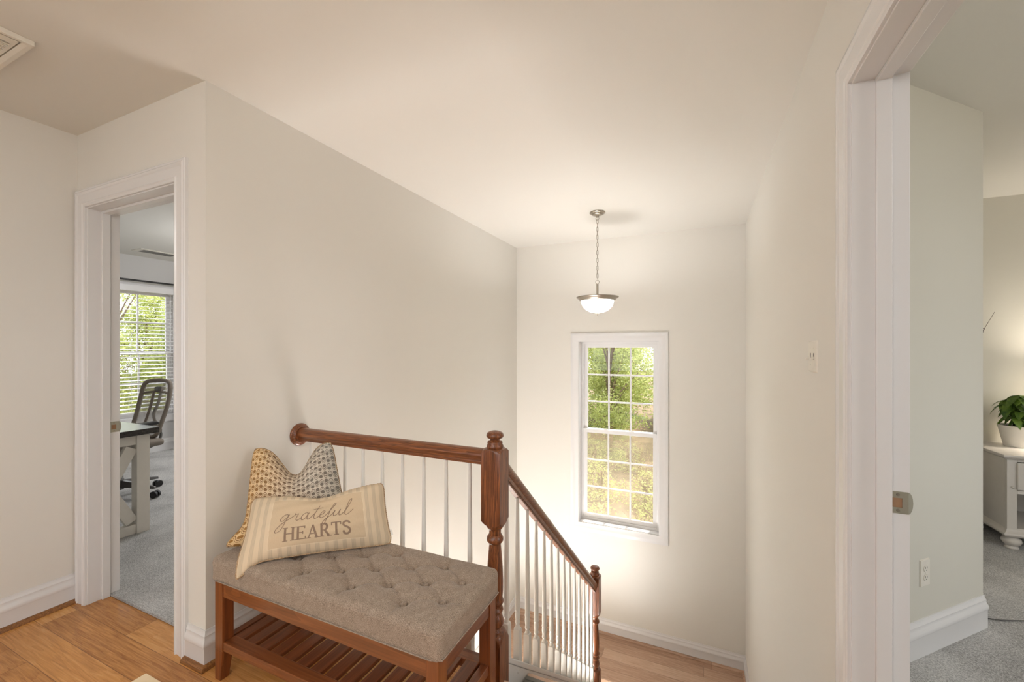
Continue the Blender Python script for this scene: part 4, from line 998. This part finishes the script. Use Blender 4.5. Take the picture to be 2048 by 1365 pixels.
MB().tube([(bk(x, 0.90-0.03*(x/0.22)**2)) for x in [(-0.185+0.37*i/12) for i in range(13)]], 0.010, 8).build('crossbar', M['chairfab'], root, smooth=180)
MB().tube([bk(-0.06, 0.52+0.37*i/8) for i in range(9)], 0.012, 8).build('spine', M['chairfab'], root, smooth=180)
MB().tube([bk(x, 0.56+0.01*math.cos(x*8)) for x in [(-0.172+0.344*i/12) for i in range(13)]], 0.032, 10).build('lumbar_pad', M['chairfab'], root, smooth=180)
sup = catmull([(0.0, 0.05, 0.0)[:2]]*2, 2)
S = [(0.10, 0.37), (0.27, 0.40), (0.33, 0.48), (0.30, 0.58), (0.27, 0.68), (0.31, 0.80), (0.335, 0.92)]
MB().tube([(0.0, y, z) for y, z in catmull(S, 6)], 0.012, 8).build('back_support', M['greymetal'], root, smooth=180)
MB().box(-0.03, 0.03, 0.29, 0.345, 0.905, 0.945).build('support_clip', M['greymetal'], root, bevel=0.008)
for sx_ in (-1, 1):
    MB().tube([(sx_*0.25, 0.02, 0.45), (sx_*0.29, 0.02, 0.50), (sx_*0.29, 0.03, 0.64)], 0.014, 8).build('arm_post', M['black'], root, smooth=180)
    MB().box(sx_*0.29-0.035, sx_*0.29+0.035, -0.13, 0.12, 0.64, 0.668).build('arm_rest', M['black'], root, bevel=0.01)

# ------------------------------------------------------------------ bedroom furniture
nx0, nx1, ny0, ny1 = 1.823, 2.46, 3.80, 4.235
root = empty('nightstand', ((nx0+nx1)/2, (ny0+ny1)/2, gz)); tag(root, 'white nightstand with drawer, open niche and bun feet in the bedroom', 'nightstand')
m = MB().box(nx0, nx0+0.018, ny0+0.02, ny1, 0.13, 0.60).box(nx1-0.018, nx1, ny0+0.02, ny1, 0.13, 0.60).box(nx0+0.018, nx1-0.018, ny1-0.01, ny1, 0.13, 0.60).box(nx0+0.018, nx1-0.018, ny0+0.02, ny1-0.01, 0.13, 0.15).box(nx0+0.018, nx1-0.018, ny0+0.02, ny1-0.01, 0.385, 0.40)
put(m.build('body', M['stand']), root)
m = MB().box(nx0, nx0+0.048, ny0, ny0+0.02, 0.13, 0.60).box(nx1-0.048, nx1, ny0, ny0+0.02, 0.13, 0.60).box(nx0+0.048, nx1-0.048, ny0, ny0+0.02, 0.378, 0.402).box(nx0+0.048, nx1-0.048, ny0, ny0+0.02, 0.13, 0.155).box(nx0+0.048, nx1-0.048, ny0, ny0+0.02, 0.585, 0.60)
put(m.build('face_frame', M['stand'], bevel=0.002), root)
dr = put(MB().box(nx0+0.044, nx1-0.044, ny0-0.014, ny0+0.004, 0.405, 0.582).build('drawer', M['stand'], bevel=0.006), root)
k_ = MB().lathe([(0.006, 0), (0.006, 0.01), (0.014, 0.016), (0.014, 0.022), (0, 0.026)], n=16, cap=False).build('knob', M['stand'], dr, smooth=40); k_.rotation_euler = (PI/2, 0, 0); k_.location = ((nx0+nx1)/2, ny0-0.014, 0.49)
R = [(nx0, ny1), (nx0, ny0), (nx1, ny0), (nx1, ny1)]
put(MB().sweep(R, [(0, 0.10), (0.014, 0.10), (0.022, 0.112), (0.020, 0.122), (0.008, 0.130), (0.004, 0.142), (0, 0.146)], lambda a, b, h: (a, b, h), -1).build('base_moulding', M['stand'], smooth=40), root)
put(MB().box(nx0-0.004, nx1+0.004, ny0-0.004, ny1, 0.10, 0.13).build('plinth', M['stand']), root)
put(MB().hexa([(nx0-0.012, ny0-0.012, 0.600), (nx1+0.012, ny0-0.012, 0.600), (nx1+0.012, ny1+0.01, 0.600), (nx0-0.012, ny1+0.01, 0.600), (nx0-0.028, ny0-0.028, 0.614), (nx1+0.028, ny0-0.028, 0.614), (nx1+0.028, ny1+0.01, 0.614), (nx0-0.028, ny1+0.01, 0.614)]).box(nx0-0.028, nx1+0.028, ny0-0.028, ny1+0.01, 0.614, 0.630).build('top', M['stand'], bevel=0.004), root)
for x in (nx0+0.035, nx1-0.035):
    for y in (ny0+0.03, ny1-0.04):
        put(MB().lathe([(0.0, gz), (0.030, gz), (0.034, gz+0.008), (0.030, gz+0.016), (0.027, gz+0.022), (0.040, gz+0.034), (0.048, gz+0.050), (0.044, gz+0.066), (0.030, gz+0.074), (0.028, gz+0.079), (0.036, gz+0.084), (0.036, 0.10)], x, y, 0, 24).build('bun_foot', M['stand'], smooth=50), root)
bo = put(MB().lathe([(0.0, 0), (0.008, 0), (0.008, 0.004), (0.004, 0.009), (0, 0.009)], n=12, cap=False).build('button', M['stand'], smooth=40), root); bo.matrix_parent_inverse = Matrix.Identity(4); bo.location = Vector((nx0+0.026, ny0, 0.42))-root.location; bo.rotation_euler = (PI/2, 0, 0)
# plant
root = empty('potted_plant', (2.035, 4.13, 0.630)); tag(root, 'green umbrella plant in a ribbed white pot on the nightstand', 'potted plant')
pr = [(0.0, 0.0), (0.064, 0.0)]
for i in range(17):
    z = 0.006+i*0.0082; r = 0.066+0.030*z/0.15; pr += [(r, z), (r+0.0016, z+0.004)]
pr += [(0.098, 0.148), (0.098, 0.150), (0.092, 0.150), (0.090, 0.135), (0.0, 0.133)]
MB().lathe(pr, n=40, cap=False).build('pot', M['pot'], root, smooth=30)
MB().lathe([(0, 0.128), (0.089, 0.128), (0.088, 0.137), (0, 0.140)], n=24, cap=False).build('soil', M['soil'], root)
rnd = random.Random(5)
stm = MB(); stems = []
for k in range(5):
    a_ = k*1.3; h = 0.20+0.05*rnd.random()
    pts = [(0.015*math.cos(a_), 0.015*math.sin(a_), 0.13), (0.03*math.cos(a_), 0.03*math.sin(a_), 0.13+h*0.3), (0.045*math.cos(a_), 0.04*math.sin(a_), 0.13+h*0.62)]
    stm.tube(catmull(pts, 3)[:1] and pts, 0.0035, 6); stems.append(pts)
def leafblade(mb, base_, dirv, L, w, droop):
    d = Vector(dirv).normalized(); side = d.cross(Vector((0, 0, 1))).normalized(); up = side.cross(d).normalized()
    n = 6; vs = []
    for i in range(n+1):
        t_ = i/n; ww = w*math.sin(PI*min(1, t_*0.92+0.04))**0.8*(1 if t_ < 1 else 0.02)
        c_ = Vector(base_)+d*L*t_-Vector((0, 0, droop*L*t_*t_))
        vs += [c_-side*ww+up*0.12*ww*2, c_, c_+side*ww+up*0.12*ww*2]
    mb.add(vs, [(i*3+q, i*3+q+1, i*3+q+4, i*3+q+3) for i in range(n) for q in (0, 1)])
clusters = []
for k in range(12):
    a_ = k*2.4; r = 0.015+0.050*rnd.random(); z = 0.20+0.16*((k*5) % 12)/12
    clusters.append((r*math.cos(a_), r*math.sin(a_), z))
clusters += [(-0.050, -0.055, 0.215), (-0.055, -0.02, 0.29), (0.0, -0.03, 0.36), (-0.02, -0.06, 0.25)]
for k, (x, y, z) in enumerate(clusters):
    stm.tube([(x*0.3, y*0.3, 0.14), (x*0.7, y*0.7, 0.14+(z-0.14)*0.6), (x, y, z)], 0.002, 5)
stm.build('stems', M['leafP'], root, smooth=180)
nleaf = 0
for k, (x, y, z) in enumerate(clusters):
    nl = 5
    for q in range(nl):
        a_ = q*2*PI/nl+k*0.7
        o_ = rnd.random(); mb = MB(); leafblade(mb, (x, y, z), (math.cos(a_), math.sin(a_), 0.15-0.3*o_), 0.074+0.02*o_, 0.019+0.005*o_, 0.55+0.35*o_)
        if nleaf < 100: mb.build('leaf', M['leafP'], root, smooth=180)
        nleaf += 1
# bedside lamp just out of frame
root = empty('table_lamp', (2.34, 4.02, 0.630)); tag(root, 'table lamp with fabric shade on the nightstand', 'lamp')
MB().lathe([(0, 0), (0.06, 0), (0.062, 0.012), (0.02, 0.03), (0.04, 0.09), (0.05, 0.15), (0.03, 0.22), (0.012, 0.25), (0.012, 0.30), (0, 0.30)], n=28, cap=False).build('lamp_base', M['pot'], root, smooth=50)
sh = MB().lathe([(0.15, 0.29), (0.105, 0.53)], n=36, cap=False).build('lamp_shade', M['bowl'], root, smooth=180); so = sh.modifiers.new('t', 'SOLIDIFY'); so.thickness = 0.002
# twigs in a floor vase behind the angled wall
root = empty('branch_vase', (1.56, 4.02, gz)); tag(root, 'tall vase of bare twigs behind the angled wall, twig tips showing', 'vase')
MB().lathe([(0, 0), (0.07, 0), (0.10, 0.15), (0.11, 0.35), (0.07, 0.60), (0.045, 0.70), (0.055, 0.74), (0.045, 0.74), (0.035, 0.69), (0, 0.5)], n=30, cap=False).build('vase', M['pot'], root, smooth=60)
rr = random.Random(3)
for k in range(7):
    a_ = rr.uniform(0, 6.28); m = MB()
    tip = [(-0.08+0.16*math.cos(a_), 0.13*math.sin(a_), 1.2+0.3*rr.random()), (0.285, -0.02, 1.56), (0.27, 0.04, 1.46)][0 if k > 1 else k+1]
    p0 = Vector((0, 0, 0.6)); p1 = Vector(tip); pts = [p0.lerp(p1, i/8)+Vector((0.012*math.sin(i*1.7+k), 0.012*math.cos(i*2.1+k), 0)) for i in range(9)]
    m.tube(pts, [0.0035-0.0003*i for i in range(9)], 5)
    for q in (4, 5, 6, 7):
        e = pts[q]+Vector((rr.uniform(-0.03, 0.035), rr.uniform(-0.05, 0.05), rr.uniform(-0.02, 0.06))); m.tube([pts[q], (pts[q]+e)/2+Vector((0, 0, 0.01)), e], [0.0014, 0.0011, 0.0008], 5)
    m.build('twig', M['twig'], root, smooth=180)
# cable on bedroom carpet
o = MB().tube([(1.25, 2.78, 0.016), (1.32, 2.79, 0.017), (1.42, 2.83, 0.017), (1.50, 2.89, 0.017), (1.53, 2.90, 0.018)], 0.0028, 6).build('floor_cable', plain('grey_cable', (84, 82, 80), 0.5), smooth=180)
tag(o, 'thin grey cable lying on the bedroom carpet by the baseboard corner', 'cable')

# ------------------------------------------------------------------ outdoors
vs = []; fs = []; n = 60
for i in range(n+1):
    for j in range(n+1):
        x = -70+110*i/n; y = -20+90*j/n
        d = max(0, max(y-9, -x-13)); vs.append((x, y, -3.7+0.02*d+0.15*math.sin(x*0.5)*math.cos(y*0.4)))
for i in range(n):
    for j in range(n): a_ = i*(n+1)+j; fs.append((a_, a_+n+1, a_+n+2, a_+1))
struct(MB().add(vs, fs).build('ground', M['ground'], smooth=180), 'leaf litter ground of the woods outside')
def tree_mesh(seed, H, R, nleaf, lsz, zlow):
    r = random.Random(seed); leaves = MB()
    blobs = []
    for k in range(44):
        a_ = r.uniform(0, 2*PI); z = r.uniform(zlow, H*0.95); f = 1-abs((z-H*0.5)/(H*0.56))**2; rad_ = R*max(0.2, f)*r.uniform(0.3, 1.0)
        blobs.append((rad_*math.cos(a_), rad_*math.sin(a_), z, r.uniform(0.6, 1.2)*R*0.42))
    for k in range(nleaf):
        bx_, by_, bz_, br = blobs[k % len(blobs)]
        d = Vector((r.gauss(0, 1), r.gauss(0, 1), r.gauss(0, 1))).normalized()*br*r.uniform(0.45, 1.05)
        p = Vector((bx_, by_, bz_))+d; p.z = max(0.1, p.z)
        a_ = Vector((r.gauss(0, 1), r.gauss(0, 1), r.gauss(0, 0.6))).normalized(); b_ = a_.cross(Vector((r.gauss(0, 1), r.gauss(0, 1), r.gauss(0, 1)))).normalized()
        s = lsz*r.uniform(0.6, 1.3)
        leaves.add([p-a_*s, p-b_*s*0.5, p+a_*s, p+b_*s*0.5], [(0, 1, 2, 3)])
    tr = MB(); pts = [(0.05*math.sin(i), 0.05*math.cos(i*1.3), H*0.85*i/8) for i in range(9)]
    tr.tube(pts, [R*0.055*(1-0.09*i) for i in range(9)], 8)
    for bl in blobs[:16]:
        z0_ = bl[2]*0.55; st = Vector((0, 0, z0_)); en = Vector(bl[:3])
        mid = st.lerp(en, 0.5)+Vector((0.1, -0.1, 0.25)); tr.tube([st, mid, en], [0.05, 0.034, 0.014], 5)
        for q in range(4): tr.tube([en, en+Vector((r.gauss(0, 0.5), r.gauss(0, 0.5), r.gauss(0, 0.5)))], [0.016, 0.006], 4)
    return leaves, tr
protos = []
for s, (H, R, nl, mt, zl) in enumerate([(8.5, 1.9, 21000, 'leafA', 0.5), (7.0, 1.8, 20000, 'leafB', 0.3), (9.5, 2.0, 21000, 'leafA', 0.8)]):
    lv, tr = tree_mesh(s+11, H, R, nl, 0.062, zl)
    root = empty('tree', (0, 0, 0)); lv.build('crown', M[mt], root); tr.build('trunk', M['bark'], root, smooth=180); protos.append(root)
bl_, bt_ = tree_mesh(40, 1.6, 1.2, 1800, 0.05, 0.1)
bush = empty('shrub', (0, 0, 0)); bl_.build('foliage', M['leafA'], bush); bt_.build('stem', M['bark'], bush, smooth=180)
rr = random.Random(21); used = set()
def place(proto, x, y, rz, sc, label, cat, group):
    if proto.name in used: o = copy_tree(proto)
    else: o = proto; used.add(proto.name)
    o.location = (x, y, -3.75+0.02*max(0, max(y-9, -x-13))); o.rotation_euler = (0, 0, rz); o.scale = (sc, sc, sc)
    tag(o, label, cat, group)
L1 = 'leafy green tree in the woods outside the stair window'
L2 = 'leafy green tree in the woods outside the office window'
k = 0
for row, yy in enumerate((19.5, 23.0, 26.5, 30.0)):
    for i in range(7+row):
        x = -12.0-row*2.4+i*4.1+(row % 2)*2.0+rr.uniform(-0.3, 0.3)
        place(protos[(i+row) % 3], x, yy+rr.uniform(-0.3, 0.3), rr.uniform(0, 6), rr.uniform(0.9, 1.08), L1, 'tree', 'trees outside the stair window')
for row, dd in enumerate((10, 13.6, 17.2, 21)):
    for i in range(4+row//2):
        y = 1.5+dd*0.33+i*4.1-(row % 2)*2.0+rr.uniform(-0.3, 0.3)
        place(protos[(i+row) % 3], -7.5-dd+rr.uniform(-0.3, 0.3), y, rr.uniform(0, 6), rr.uniform(0.9, 1.08), L2, 'tree', 'trees outside the office window')
for i in range(24):
    place(bush, -8.0+(i % 8)*1.35+rr.uniform(-0.4, 0.4)-(i//8)*0.5, 11.0+(i//8)*3.0+rr.uniform(-0.8, 0.8), rr.uniform(0, 6), rr.uniform(0.55, 0.9), 'low green shrub on the leafy ground below the stair window', 'shrub', 'shrubs below the stair window')
